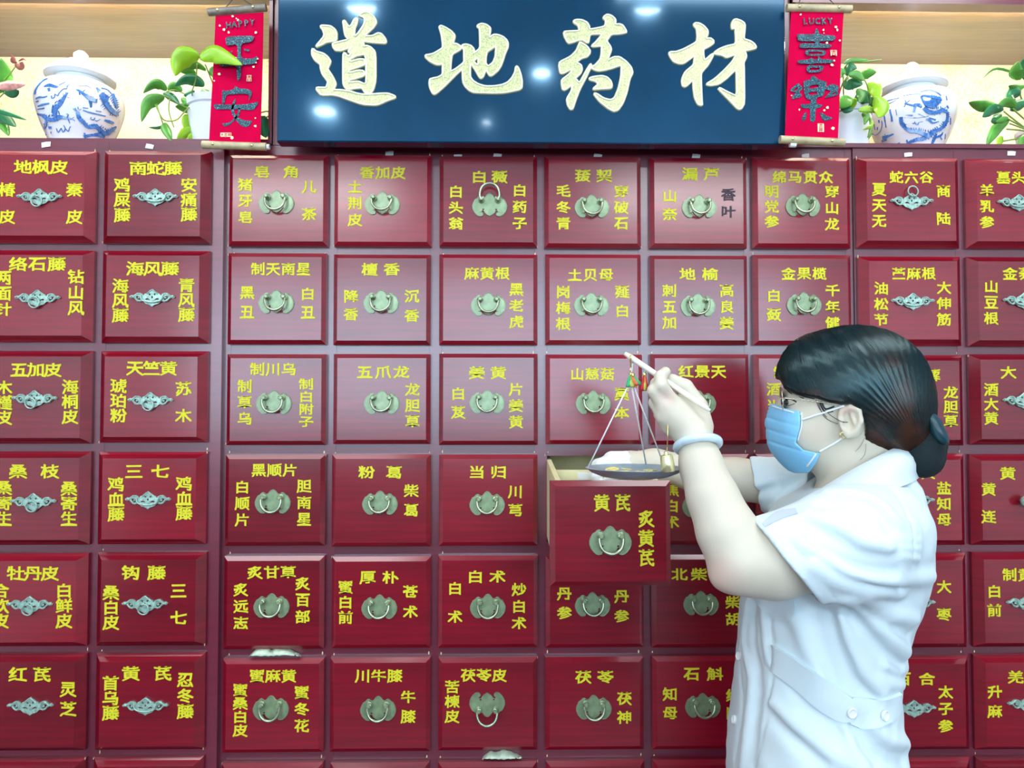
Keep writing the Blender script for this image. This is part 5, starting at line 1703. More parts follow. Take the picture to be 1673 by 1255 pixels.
def head_sdf(p):
    p = tol(p)
    d = ell(p, c_skull, (0.100, 0.076, 0.092))
    d = smin(d, ell(p, H(1338, 672, HY), (0.056, 0.062, 0.078), R(-8)), 0.03)          # face
    d = smin(d, ell(p, H(1335, 722, HY), (0.046, 0.052, 0.042), R(-30)), 0.025)        # jaw
    d = smin(d, ell(p, H(1300, 742, HY), (0.020, 0.026, 0.018)), 0.02)                 # chin
    for s in (-1, 1):
        d = smin(d, ell(p, H(1322, 697, HY + s * 0.036), (0.034, 0.026, 0.034)), 0.02)   # cheeks
        d = smax(d, -ell(p, H(1279, 657, HY + s * 0.032), (0.009, 0.016, 0.008)), 0.010)  # eye sockets
        d = smin(d, ell(p, H(1291, 657, HY + s * 0.031), (0.0105, 0.015, 0.009)), 0.004)  # lids
    d = smin(d, chain(p, [(H(1281, 652, HY), 0.008), (H(1268, 690, HY), 0.009)], 0.01), 0.012)     # nose
    d = smin(d, ell(p, H(1272, 693, HY), (0.011, 0.016, 0.010)), 0.008)
    d = smin(d, ell(p, H(1273, 716, HY), (0.012, 0.022, 0.008)), 0.008)                # lips
    d = smin(d, chain(p, [(H(1410, 705, HY), 0.058), (H(1400, 760, HY), 0.055), (H(1405, 830, HY), 0.066)], 0.01), 0.025)   # neck
    for s in (-1, 1):                                                                   # ears
        ye = HY + s * 0.074
        e = ell(p, H(1390, 688, ye), (0.0175, 0.010, 0.026), R(12), R(-s * 12))
        e = smax(e, -ell(p, H(1386, 687, ye + s * 0.009), (0.0115, 0.0105, 0.0175), R(12)), 0.003)
        e = smin(e, ell(p, H(1394, 686, ye + s * 0.003), (0.003, 0.004, 0.013), R(15)), 0.003)
        rim = chain(p, [(H(1374, 694, ye - 0.001 * s), 0.003), (H(1375, 674, ye + 0.003 * s), 0.0034), (H(1389, 664, ye + 0.006 * s), 0.0036), (H(1404, 671, ye + 0.008 * s), 0.0036), (H(1407, 688, ye + 0.008 * s), 0.0036), (H(1399, 704, ye + 0.005 * s), 0.0036), (H(1386, 712, ye + 0.002 * s), 0.0045), (H(1379, 708, ye), 0.004)], 0.002)
        e = smin(e, rim, 0.003)
        e = smin(e, ell(p, H(1376, 688, ye + 0.002 * s), (0.004, 0.004, 0.006)), 0.003)
        d = smin(d, e, 0.004)
    return d


# --- arms and hands
SH_N, EL_N, WR_N = P(1415, 872, 1.02), P(1212, 918, 0.985), P(1136, 716, 1.035)


def hand_near(p):
    pal = None
    for a, ra, b, rb in (((1132, 702, 1.036), .0200, (1096, 656, 1.034), .0120), ((1129, 704, 1.036), .0200, (1086, 665, 1.030), .0120),
                         ((1126, 706, 1.040), .0200, (1084, 681, 1.034), .0115), ((1124, 708, 1.046), .0190, (1090, 695, 1.044), .0105), ((1130, 690, 1.046), .020, (1112, 660, 1.048), .014)):
        e = cap(p, P(*a), P(*b), ra, rb)
        pal = e if pal is None else smin(pal, e, 0.010)
    F_ = [[((1096, 656, 1.034), .0112), ((1080, 630, 1.024), .0096), ((1079, 616, 1.030), .0086), ((1087, 608, 1.038), .0078)],
          [((1086, 665, 1.030), .0112), ((1069, 639, 1.030), .0100), ((1073, 627, 1.048), .0090), ((1086, 628, 1.056), .0080)],
          [((1084, 681, 1.034), .0108), ((1071, 658, 1.042), .0096), ((1079, 647, 1.060), .0086), ((1092, 648, 1.062), .0078)],
          [((1090, 695, 1.044), .0098), ((1078, 677, 1.055), .0086), ((1086, 666, 1.068), .0078), ((1097, 666, 1.067), .0070)],
          [((1146, 696, 1.046), .0170), ((1140, 664, 1.052), .0140), ((1119, 633, 1.052), .0118), ((1098, 621, 1.050), .0092)]]
    d = pal
    for i, f in enumerate(F_):
        e = chain(p, [(P(*a), r) for a, r in f], 0.003)
        d = smin(d, e, 0.007 if i == 4 else 0.003)
    return d


def hand_far(p):
    d = None
    for a, ra, b, rb in (((1028, 756, 1.375), .020, (1000, 752, 1.375), .015), ((1030, 758, 1.385), .018, (1004, 762, 1.40), .014)):
        e = cap(p, P(*a), P(*b), ra, rb)
        d = e if d is None else smin(d, e, 0.012)
    for k, (y, dx) in enumerate(((1.362, 0), (1.376, -5), (1.392, -4), (1.406, 2))):
        f = [((1001 + dx, 754, y), .0105), ((982 + dx, 760, y + 0.002), .0095), ((975 + dx + k, 778, y + 0.004), .0085), ((979 + dx + k, 793, y + 0.004), .0075)]
        d = smin(d, chain(p, [(P(*a), r) for a, r in f], 0.003), 0.004)
    d = smin(d, chain(p, [(P(1022, 764, 1.352), .013), (P(1002, 776, 1.345), .0105), (P(992, 790, 1.352), .0085)], 0.003), 0.006)
    return d


def arm_near(p):
    d = chain(p, [(SH_N, 0.048), (P(1330, 900, 0.985), 0.049), (P(1262, 917, 0.98), 0.0465), (EL_N, 0.0410)], 0.02)
    d = smin(d, chain(p, [(EL_N, 0.0400), (P(1188, 868, 0.995), 0.0375), (P(1164, 812, 1.01), 0.0315), (P(1146, 762, 1.025), 0.0265), (WR_N, 0.0235)], 0.02), 0.016)
    d = smin(d, ell(p, P(1187, 940, 0.985), (0.018, 0.02, 0.014), R(35)), 0.02)
    return smin(d, hand_near(p), 0.010)


def arm_far(p):
    d = chain(p, [(P(1400, 815, 1.31), 0.052), (P(1290, 795, 1.33), 0.044), (P(1205, 783, 1.34), 0.035), (P(1130, 770, 1.36), 0.0315), (P(1070, 760, 1.37), 0.0265), (P(1032, 757, 1.378), 0.0225)], 0.02)
    return smin(d, hand_far(p), 0.008)


# --- torso loft (profile read at the centre plane of the body)
TP = [(745, 1400, 1462), (790, 1338, 1485), (830, 1284, 1488), (870, 1253, 1492), (920, 1235, 1491), (960, 1224, 1480), (1000, 1218, 1465), (1050, 1214, 1450),
      (1100, 1210, 1445), (1150, 1205, 1447), (1200, 1199, 1453), (1255, 1196, 1459), (1350, 1194, 1466), (1500, 1198, 1468), (1660, 1200, 1465)]
TW = [0.055, 0.115, 0.165, 0.178, 0.178, 0.172, 0.165, 0.160, 0.162, 0.172, 0.182, 0.190, 0.200, 0.200, 0.198]
tz = np.array([P(a + 100, y, HY)[2] for (y, a, b) in TP])[::-1]
tx0 = np.array([P(a, y, HY)[0] for (y, a, b) in TP])[::-1]
tx1 = np.array([P(b, y, HY)[0] for (y, a, b) in TP])[::-1]
tw = np.array(TW)[::-1]
TYAW = R(-9)


def torso(p, shrink=0.0, zlow=None, ztop=None):
    z = p[:, 2]
    x0, x1, w = np.interp(z, tz, tx0), np.interp(z, tz, tx1), np.interp(z, tz, tw)
    cx = (x0 + x1) / 2
    a = (x1 - x0) / 2 - shrink
    b = w - shrink
    x, y = p[:, 0] - cx, p[:, 1] - HY
    xr, yr = x * math.cos(TYAW) + y * math.sin(TYAW), -x * math.sin(TYAW) + y * math.cos(TYAW)
    a = np.maximum(a, 0.01)
    k = (np.abs(xr / a) ** 2.25 + np.abs(yr / b) ** 2.25) ** (1 / 2.25)
    d = (k - 1) * np.minimum(a, b) * 0.92
    d = smax(d, z - (tz[-1] if ztop is None else ztop), 0.03)
    if zlow is not None:
        d = smax(d, zlow - z, 0.004)
    return d


def skin_sdf(p):
    d = smin(head_sdf(p), torso(p, 0.022, 0.93), 0.03)
    return smin(np.minimum(smin(d, arm_near(p), 0.02), 9), arm_far(p), 0.02)


HEMZ = 0.62


def sleeve_n(p, g=0.0):
    return chain(p, [(P(1432, 866, 1.03), 0.069 + g), (P(1385, 888, 0.99), 0.071 + g), (P(1270, 922, 0.975), 0.0670 + g)], 0.03)


def sleeve_f(p, g=0.0):
    return chain(p, [(P(1420, 820, 1.28), 0.070 + g), (P(1330, 802, 1.32), 0.058 + g), (P(1205, 785, 1.34), 0.0455 + g)], 0.03)


def plane_cut(p, a, b, Y, flip=1):
    """half space left of the pixel line a-b seen from the camera"""
    A_, B_ = P(a[0], a[1], Y), P(b[0], b[1], Y)
    o = np.array([0, 0, CAM_Z])
    n_ = np.cross(A_ - o, B_ - o)
    n_ /= np.linalg.norm(n_)
    return flip * ((p - o) @ n_)


_m = P(1100, 850, 1.0)
SN = 1 if plane_cut(_m[None], (1240, 862), (1343, 990), 0.97)[0] > 0 else -1
SF = 1 if plane_cut(_m[None], (1226, 755), (1243, 832), 1.33)[0] > 0 else -1


def coat_base(p):
    t_ = torso(p, 0.0, HEMZ)
    cn = plane_cut(p, (1240, 862), (1343, 990), 0.97, SN)
    sn = smax(sleeve_n(p), cn, 0.004)
    cf = plane_cut(p, (1226, 755), (1243, 832), 1.33, SF)
    sf = smax(sleeve_f(p), cf, 0.004)
    d = smin(smin(t_, sn, 0.022), sf, 0.022)
    # sleeve mouths and neck opening
    d = smax(d, -np.maximum(sleeve_n(p, -0.0085), -(cn + 0.035)), 0.002)
    d = smax(d, -np.maximum(sleeve_f(p, -0.0080), -(cf + 0.03)), 0.002)
    nk = chain(p, [(P(1395, 690, HY), 0.064), (P(1392, 768, HY), 0.064)], 0.01)
    return smax(d, -nk, 0.008)


# ridges (+) and grooves (-) of the cloth: px polylines, height, width in metres
FOLDS = [
    ([(1352, 806), (1400, 807), (1437, 822), (1466, 852)], .0060, .009), ([(1345, 822), (1400, 822), (1435, 840), (1455, 865)], -.0050, .009),
    ([(1322, 840), (1370, 860), (1410, 885), (1450, 895)], .0055, .010), ([(1318, 858), (1365, 880), (1410, 905), (1455, 912)], -.0045, .009),
    ([(1306, 880), (1345, 912), (1393, 940), (1455, 950), (1520, 942)], .0075, .010), ([(1318, 882), (1350, 900), (1400, 926), (1460, 934)], -.0060, .008),
    ([(1330, 925), (1365, 950), (1410, 966), (1470, 970)], .0055, .009), ([(1330, 908), (1370, 936), (1415, 952), (1470, 962)], -.0050, .007),
    ([(1478, 854), (1500, 856)], .0035, .005), ([(1477, 866), (1502, 868)], .0035, .005), ([(1476, 880), (1503, 882)], .0035, .005), ([(1475, 895), (1503, 897)], .0035, .005), ([(1474, 910), (1500, 913)], .0035, .005),
    ([(1384, 978), (1420, 1005), (1455, 1040), (1480, 1066)], .0070, .010), ([(1370, 985), (1405, 1025), (1440, 1065), (1470, 1090)], -.0055, .009),
    ([(1410, 975), (1450, 1000), (1495, 1012)], .0055, .009), ([(1400, 985), (1440, 1020), (1485, 1040)], -.0045, .008),
    ([(1368, 985), (1382, 1040), (1405, 1090), (1440, 1130)], .0060, .010), ([(1355, 990), (1372, 1050), (1395, 1110), (1425, 1140)], -.0050, .009),
    ([(1450, 1085), (1470, 1095), (1480, 1090)], .0050, .008), ([(1440, 1110), (1462, 1120), (1478, 1118)], .0045, .007),
    ([(1330, 1000), (1350, 1060), (1365, 1120)], -.0040, .012), ([(1300, 1010), (1318, 1060), (1345, 1110)], .0040, .012),
    ([(1222, 990), (1216, 1050), (1228, 1110), (1222, 1180), (1214, 1250)], .0055, .009), ([(1232, 985), (1230, 1050), (1240, 1110), (1234, 1190), (1228, 1250)], -.0050, .008),
    ([(1215, 1000), (1208, 1080), (1212, 1150), (1200, 1240)], -.0035, .006), ([(1246, 985), (1250, 1040), (1256, 1080)], .0035, .007),
    ([(1400, 1185), (1415, 1215), (1440, 1235), (1480, 1245)], -.0065, .013), ([(1385, 1195), (1395, 1225), (1412, 1255)], .0050, .010), ([(1430, 1190), (1455, 1210), (1480, 1215)], .0055, .010),
    ([(1265, 1150), (1300, 1185), (1350, 1225), (1400, 1255)], .0040, .012), ([(1262, 1170), (1295, 1205), (1340, 1245)], -.0035, .010),
    ([(1300, 1130), (1330, 1165), (1370, 1195)], -.0035, .012), ([(1240, 1110), (1236, 1180), (1226, 1255)], .0030, .006),
    ([(1240, 790), (1290, 775), (1325, 782)], .0045, .008), ([(1238, 805), (1285, 795), (1320, 800)], -.0025, .007),
    ([(1262, 770), (1275, 795), (1268, 820)], .0035, .006),
    ([(1460, 800), (1478, 830), (1490, 870), (1492, 930)], -.0030, .004), ([(1258, 1003), (1263, 1060), (1262, 1100), (1250, 1180), (1232, 1255)], -.0026, .0026),
    ([(1393, 1045), (1391, 1130), (1389, 1190), (1385, 1255)], -.0024, .0026), ([(1262, 858), (1300, 898), (1335, 935), (1362, 978)], -.0018, .0022),
]
FP = []
for pts, a_, w_ in FOLDS:
    q = np.array(pts, float)
    # resample
    seg = []
    sp = smooth_path([(x, y, 0) for x, y in pts], 3)
    pp_, ok = march(coat_base, [s.x for s in sp], [s.y for s in sp])
    pp_ = pp_[ok]
    if len(pp_) > 1:
        FP.append((pp_, a_ * (1.35 if w_ > 0.006 else 1.0), w_))


def coat_sdf(p):
    d = coat_base(p)
    m = np.abs(d) < 0.03
    if m.any():
        q = p[m]
        e = np.zeros(len(q))
        for pts, a_, w_ in FP:
            lo_, hi_ = pts.min(0) - 3 * w_, pts.max(0) + 3 * w_
            k = ((q > lo_) & (q < hi_)).all(1)
            if k.any():
                dd = polydist(q[k], list(pts))
                e[k] += a_ * np.exp(-(dd / w_) ** 2)
        # faint overall wrinkling
        e += 0.0007 * np.sin(q[:, 2] * 70 + 9 * np.sin(q[:, 0] * 18)) * np.sin(q[:, 0] * 55 + 6 * np.sin(q[:, 2] * 21))
        d = d.copy()
        d[m] -= e
    return d


def legs_sdf(p, g=0.0):
    d = None
    for s in (-1, 1):
        hip = np.array([P(1340, 1400, HY)[0], HY + s * 0.095, 0.90])
        kn = np.array([hip[0] - 0.01 - s * 0.02, HY + s * 0.10, 0.48])
        an = np.array([hip[0] + 0.02 - s * 0.03, HY + s * 0.105, 0.09])
        e = chain(p, [(hip, 0.078 + g), (kn, 0.064 + g), (an, (0.040 if g <= 0 else 0.055) + g)], 0.02)
        d = e if d is None else smin(d, e, 0.02)
    return d


def legs_all(p):
    d = legs_sdf(p)
    for s in (-1, 1):
        a = np.array([P(1340, 1400, HY)[0] + 0.02 - s * 0.03, HY + s * 0.105, 0.05])
        d = smin(d, cap(p, a, a + np.array([-0.16, 0, -0.022]), 0.036, 0.024), 0.02)
    return smax(d, 0.012 - p[:, 2], 0.004)


# body: head, neck, trunk, arms and hands in one surface, legs carried on inside the clothes
lo_ = P(960, 800, 1.38) * [1, 0, 0] + [-0.03, 0.88, 0.90]
parts_ = [mesh_sdf(skin_sdf, (0.10, 0.88, 0.90), (0.80, 1.47, 1.64), 0.0026), mesh_sdf(legs_all, (0.20, 0.92, 0.0), (0.75, 1.38, 1.02), 0.007)]
body = link_np('body', parts_, M['skin'], per)


def pixpoly(pts, Y=HY):
    return [(P(x, y, Y)[0], P(x, y, Y)[2]) for x, y in pts]


# --- coat
coat = link_np('coat', [mesh_sdf(coat_sdf, (0.28, 0.86, HEMZ - 0.01), (0.80, 1.42, 1.44), 0.0031)], M['coat'], per)


def ribbon(name, top, bot, f, mat, parent, lift=0.002, th=0.002, rows=4, res=3):
    a = smooth_path([(x, y, 0) for x, y in top], res)
    b = smooth_path([(x, y, 0) for x, y in bot], res)
    n = len(a)
    V = []
    for k in range(rows + 1):
        t_ = k / rows
        p, ok = march(f, [q.x + (r.x - q.x) * t_ for q, r in zip(a, b)], [q.y + (r.y - q.y) * t_ for q, r in zip(a, b)])
        e = 1e-3
        g = np.stack([f(p + np.eye(3)[i] * e) - f(p - np.eye(3)[i] * e) for i in range(3)], 1)
        g /= np.maximum(np.linalg.norm(g, axis=1, keepdims=True), 1e-9)
        V.append((p + g * (lift + th), p - g * 0.001))
    F_ = np.array([v[0] for v in V]).reshape(-1, 3)
    K_ = np.array([v[1] for v in V]).reshape(-1, 3)
    N = len(F_)
    Q = []
    for k in range(rows):
        for i in range(n - 1):
            q = (k * n + i, k * n + i + 1, (k + 1) * n + i + 1, (k + 1) * n + i)
            Q.append(q)
            Q.append(tuple(N + j for j in reversed(q)))
    rim = [i for i in range(n)] + [k * n + n - 1 for k in range(1, rows + 1)] + [rows * n + i for i in range(n - 2, -1, -1)] + [k * n for k in range(rows - 1, 0, -1)]
    for i, j in zip(rim, rim[1:] + rim[:1]):
        Q.append((j, i, N + i, N + j))
    o = link_np(name, [(np.concatenate([F_, K_]), np.array(Q)[:, ::-1])], mat, parent)
    o.data.set_sharp_from_angle(angle=R(50))
    return o


ribbon('half_belt', [(1261, 1053), (1300, 1075), (1345, 1107), (1392, 1140), (1400, 1158)], [(1260, 1094), (1298, 1122), (1340, 1157), (1376, 1180), (1392, 1176)], coat_sdf, M['coat'], coat, 0.0035, 0.0025)
ribbon('half_belt', [(1394, 1139), (1430, 1142), (1455, 1138), (1470, 1131)], [(1385, 1184), (1415, 1190), (1445, 1185), (1466, 1165)], coat_sdf, M['coat'], coat, 0.002, 0.0025)
ribbon('chest_pocket', [(1229, 972), (1238, 985), (1252, 1002), (1268, 1012), (1284, 1016)], [(1299, 972), (1299.5, 985), (1300, 998), (1297, 1008), (1290, 1015)], coat_sdf, M['coat'], coat, 0.001, 0.0020, 6)
pts_b, ok = march(coat_sdf, [1386, 1438, 1209, 1201], [1161, 1166, 1072, 1176])
for p_ in pts_b:
    e = 1e-3
    g = Vector([float((coat_sdf((p_ + np.eye(3)[i] * e)[None]) - coat_sdf((p_ - np.eye(3)[i] * e)[None]))[0]) for i in range(3)]).normalized()
    MB().lathe([(0.0066, 0.0), (0.0070, 0.0030), (0.0063, 0.0040), (0.0046, 0.0034), (0.0042, 0.0028), (0.001, 0.0028)], Vector(p_) + g * (0.0055 if p_[0] > 0.45 else 0.0), 20, g).build('button', M['paper'], coat, smooth=True, auto=40)

# collar: a turned band around the neck
CS = [((1474, 722, 1.15), (1503, 776, 1.15)), ((1470, 727, 1.096), (1488, 788, 1.05)), ((1442, 741, 1.072), (1440, 806, 1.00)), ((1400, 763, 1.068), (1392, 826, 0.985)),
      ((1358, 788, 1.075), (1345, 842, 1.00)), ((1332, 806, 1.095), (1308, 846, 1.045)), ((1322, 816, 1.105), (1288, 842, 1.09))]

CSF = [((1474, 722, 1.15), (1503, 776, 1.15)), ((1462, 728, 1.20), (1470, 780, 1.25)), ((1425, 742, 1.22), (1415, 785, 1.30)), ((1370, 752, 1.225), (1355, 795, 1.30)),
       ((1338, 760, 1.205), (1316, 790, 1.245))]


def collar_mesh(sgn):
    top = smooth_path([tuple(P(x, y, Y)) for (x, y, Y), _ in CS], 4)
    bot = smooth_path([tuple(P(x, y, Y)) for _, (x, y, Y) in CS], 4)
    if sgn < 0:
        top = smooth_path([tuple(P(*a)) for a, b in CSF], 4)
        bot = smooth_path([tuple(P(*b)) for a, b in CSF], 4)
    n = len(top)
    rows = 5
    A_ = []
    for i in range(n):
        for k in range(rows + 1):
            t_ = k / rows
            q = top[i].lerp(bot[i], t_)
            out = Vector((q.x - P(1400, 760, HY)[0], (q.y - HY) * 1.2, 0.02)).normalized()
            q = q + out * (0.010 * math.sin(math.pi * min(1, t_ * 1.15)) + 0.003)
            A_.append((q, out))
    mb = MB()
    mb.v = [tuple(q) for q, o_ in A_] + [tuple(q - o_ * 0.0035) for q, o_ in A_]
    N = len(A_)
    W = rows + 1
    for i in range(n - 1):
        for k in range(rows):
            a = i * W + k
            mb.f += [(a, a + 1, a + W + 1, a + W), (N + a + W, N + a + W + 1, N + a + 1, N + a)]
        mb.f += [(i * W, (i + 1) * W, N + (i + 1) * W, N + i * W), ((i + 1) * W + rows, i * W + rows, N + i * W + rows, N + (i + 1) * W + rows)]
    a = (n - 1) * W
    for k in range(rows):
        mb.f.append((a + k, a + k + 1, N + a + k + 1, N + a + k))
    return mb


cm = collar_mesh(1)
c2 = collar_mesh(-1)
cm.add(c2.v, [tuple(reversed(q)) for q in c2.f])
cm.build('collar', M['coat'], coat, smooth=True, auto=60)
ribbon('lapel_facing', [(1246, 856), (1268, 838), (1300, 832)], [(1250, 862), (1278, 848), (1304, 840)], coat_sdf, M['coat_in'], coat, 0.001, 0.001)

# trousers and shoes below the frame
tro = link_np('trousers', [mesh_sdf(lambda p: smax(smin(legs_sdf(p, 0.012), torso(p, 0.030, 0.80, 0.90), 0.03), 0.075 - p[:, 2], 0.003), (0.20, 0.90, 0.05), (0.78, 1.40, 0.99), 0.008)], M['trousers'], per)


def shoe_sdf(p, s):
    a = np.array([P(1340, 1400, HY)[0] + 0.02 - s * 0.03, HY + s * 0.105, 0.045])
    d = smin(cap(p, a + [0.02, 0, 0], a + np.array([-0.165, 0, -0.012]), 0.044, 0.032), cap(p, a, a + [0, 0, 0.03], 0.046, 0.05), 0.015)
    d = smax(d, -cap(p, a + [0, 0, 0.03], a + [0, 0, 0.12], 0.040, 0.045), 0.003)
    return smax(d, 0.002 - p[:, 2], 0.003)


for s in (-1, 1):
    link_np('shoe', [mesh_sdf(lambda p: shoe_sdf(p, s), (0.10, 0.95, -0.01), (0.62, 1.35, 0.13), 0.005)], M['shoe'], per)

# --- glove on the far hand
glove = link_np('glove', [mesh_sdf(lambda p: smax(hand_far(p) - 0.0022, p[:, 0] - P(1027, 757, 1.378)[0] + 0.0015 * np.sin(p[:, 2] * 500), 0.002), (0.10, 1.30, 1.26), (0.27, 1.46, 1.42), 0.0022)], M['paper'], per)
glove['label'] = 'white glove on the hand reaching into the drawer'

# --- hair
def pixpolyh(pts):
    return [(H(x, y, HY)[0], H(x, y, HY)[2]) for x, y in pts]


FACE_CUT = pixpolyh([(1150, 622), (1275, 620), (1284, 636), (1305, 646), (1335, 652), (1358, 659), (1374, 662), (1390, 660), (1405, 672), (1412, 694), (1410, 716), (1417, 736), (1432, 752), (1432, 860), (1150, 860)])


def hair_sdf(p):
    p = tol(p)
    d = ell(p, H(1392, 633, HY), (0.112, 0.090, 0.098))
    d = smin(d, ell(p, H(1330, 610, HY), (0.052, 0.066, 0.060)), 0.02)
    d = smin(d, ell(p, H(1452, 680, HY), (0.058, 0.074, 0.062), R(-30)), 0.03)
    d = smin(d, ell(p, H(1478, 706, HY), (0.035, 0.045, 0.036)), 0.02)
    d = smax(d, -prism(p, FACE_CUT), 0.005)
    # combed waves running from the parting down to the bun
    q = p - H(1500, 725, HY)
    th_ = np.arctan2(q[:, 2], -q[:, 0])
    return d - 0.0005 * np.sin(th_ * 80 + 4 * np.sin(q[:, 0] * 30) + q[:, 1] * 60) * np.clip(np.hypot(q[:, 0], q[:, 2]) / 0.08, 0, 1)


HB = mesh_sdf(hair_sdf, (0.34, 0.98, 1.36), (0.72, 1.32, 1.63), 0.0024)
hair = link_np('hair', [HB], M['hair'], per)
# individual locks laid over the cap, sliding along its surface to the bun
HV, HF = [], []
bun = tow(H(1492, 712, HY))[0]


def hair_grad(p):
    e = 1e-3
    g = np.stack([hair_sdf(p + np.eye(3)[i] * e) - hair_sdf(p - np.eye(3)[i] * e) for i in range(3)], 1)
    return g / np.maximum(np.linalg.norm(g, axis=1, keepdims=True), 1e-9)


NS = 3600
st = []
for i in range(NS):
    u_ = RNG.random()
    px = 1276 + 190 * u_
    top_y = 628 - 100 * math.sqrt(max(0.0, 1 - ((px - 1392) / 120) ** 2))
    side = RNG.choice([-1, 1], p=[0.25, 0.75])
    spread = RNG.random() ** 1.3
    st.append(H(px, top_y + 4 + spread * 75, HY) + np.array([0, -side * (0.01 + 0.085 * spread), 0]))
cur = tow(np.array(st))
for _ in range(6):
    g = hair_grad(cur)
    cur = cur - g * hair_sdf(cur)[:, None]
lines = [cur.copy()]
wob = RNG.normal(0, 1, (NS, 3))
L = RNG.integers(14, 26, NS)
side_s = np.sign(HY - tol(cur)[:, 1])
vel = np.zeros_like(cur)
for k in range(26):
    d_ = bun - cur
    dist = np.linalg.norm(d_, axis=1, keepdims=True)
    d_ = d_ / np.maximum(dist, 1e-6)
    down = np.array([0.35, 0, -1.0])
    wgt = np.clip((dist - 0.02) / 0.17, 0, 1) ** 0.8
    dirv = d_ * (1.15 - wgt) + down * wgt * 0.75 + -HN * 0.25 * side_s[:, None] * wgt + wob * 0.05
    g = hair_grad(cur)
    dirv = dirv - g * (dirv * g).sum(1, keepdims=True)
    dirv /= np.maximum(np.linalg.norm(dirv, axis=1, keepdims=True), 1e-6)
    vel = dirv if k == 0 else vel * 0.6 + dirv * 0.4
    cur = cur + vel * np.minimum(0.0095, dist * 0.5)
    for _ in range(2):
        cur = cur - hair_grad(cur) * np.clip(hair_sdf(cur) - 0.0008, -0.01, 0.01)[:, None]
    lines.append(cur.copy())
LN = np.array(lines)      # steps x strands x 3
G_ = [hair_grad(l) for l in LN]
V_, Q_ = [], []
o_ = 0
inface = [prism(tol(l), FACE_CUT) < 0.004 for l in LN]
for s in range(NS):
    n_ = int(L[s])
    r0 = RNG.uniform(0.00022, 0.0006)
    idx = []
    for k in range(n_):
        if inface[k][s]:
            break
        a = LN[max(k - 1, 0), s]
        b = LN[k + 1, s]
        d_ = b - a
        ln = np.linalg.norm(d_)
        if ln < 1e-5:
            break
        g = G_[k][s]
        sd = np.cross(d_ / ln, g)
        w = r0 * (0.3 + 0.7 * math.sin(math.pi * min(1, (k + 0.5) / n_)))
        c = LN[k, s]
        V_ += [c + sd * w * 2.2 - g * 0.001, c + g * w * 1.1, c - sd * w * 2.2 - g * 0.001, c - g * 0.002]
        idx.append(o_)
        o_ += 4
    for a, b in zip(idx, idx[1:]):
        for j in range(4):
            j2 = (j + 1) % 4
            Q_.append((a + j, a + j2, b + j2, b + j))
link_np('hair_strands', [(np.array(V_), np.array(Q_))], M['hair_fine'], hair, props={'kind': 'stuff'})
# loose wisps by the ear and temple
wm = MB()
for pts, r_ in (([(1340, 655), (1352, 675), (1372, 688), (1384, 690)], .0005), ([(1335, 655), (1345, 680), (1366, 692), (1378, 690)], .0004), ([(1332, 653), (1338, 668), (1350, 682)], .0005),
                ([(1280, 632), (1300, 644), (1330, 652)], .0008), ([(1278, 628), (1290, 642), (1312, 651)], .0007), ([(1342, 658), (1348, 668), (1362, 664)], .0012), ([(1338, 656), (1346, 672), (1360, 672)], .0012),
                ([(1412, 715), (1404, 730), (1396, 738)], .0002), ([(1414, 725), (1412, 742), (1404, 752)], .0002)):
    p_, ok = march(lambda q: np.minimum(head_sdf(q), hair_sdf(q)), [a for a, b in pts], [b for a, b in pts])
    wm.tube(smooth_path([Vector(q) + Vector((0, -0.002, 0)) for q in p_], 4), r_, 5)
wm.build('loose_wisps', M['hair'], hair, smooth=True, props={'kind': 'stuff'})

# bun in its net, satin bow, rhinestone clip
def bun_sdf(p):
    p = tol(p)
    d = ell(p, H(1503, 738, HY), (0.034, 0.044, 0.040), R(20))
    d = smin(d, ell(p, H(1517, 714, HY), (0.024, 0.036, 0.026)), 0.015)
    return d - 0.0008 * np.sin(p[:, 0] * 420) * np.sin(p[:, 2] * 420) * np.sin(p[:, 1] * 380)


bn = link_np('bun_net', [mesh_sdf(bun_sdf, (0.55, 0.98, 1.33), (0.73, 1.24, 1.48), 0.0022)], M['hair_net'], hair)


def bow_sdf(p):
    p = tol(p)
    d = None
    for a, s, r_ in (((1519, 684, HY - 0.028), (0.020, 0.016, 0.010), 40), ((1532, 704, HY - 0.034), (0.022, 0.012, 0.010), 62), ((1514, 682, HY + 0.02), (0.018, 0.020, 0.010), 30), ((1536, 712, HY + 0.02), (0.018, 0.014, 0.010), 62)):
        e = ell(p, H(*a), s, -R(r_))
        d = e if d is None else smin(d, e, 0.004)
    return d


link_np('bow', [mesh_sdf(bow_sdf, (0.55, 0.98, 1.36), (0.74, 1.26, 1.50), 0.0022)], M['ribbon'], hair)
cl = MB()
for x, y in ((1507, 686), (1511, 690), (1508, 694), (1513, 684), (1505, 691)):
    cl.lathe([(0.0022, -0.001), (0.0026, 0.001), (0.001, 0.003)], tow(H(x, y, HY - 0.046))[0], 7, -HN)
cl.build('rhinestone_clip', plain('rhinestone', (0.8, 0.9, 1.0), 0.05, 0.6, 1.0), hair)

# --- face mask
MPOLY = pixpolyh([(1255, 658), (1268, 661), (1290, 668), (1311, 672), (1311, 696), (1304, 721), (1316, 732), (1342, 738), (1336, 752), (1323, 770), (1300, 772), (1240, 760), (1240, 690)])


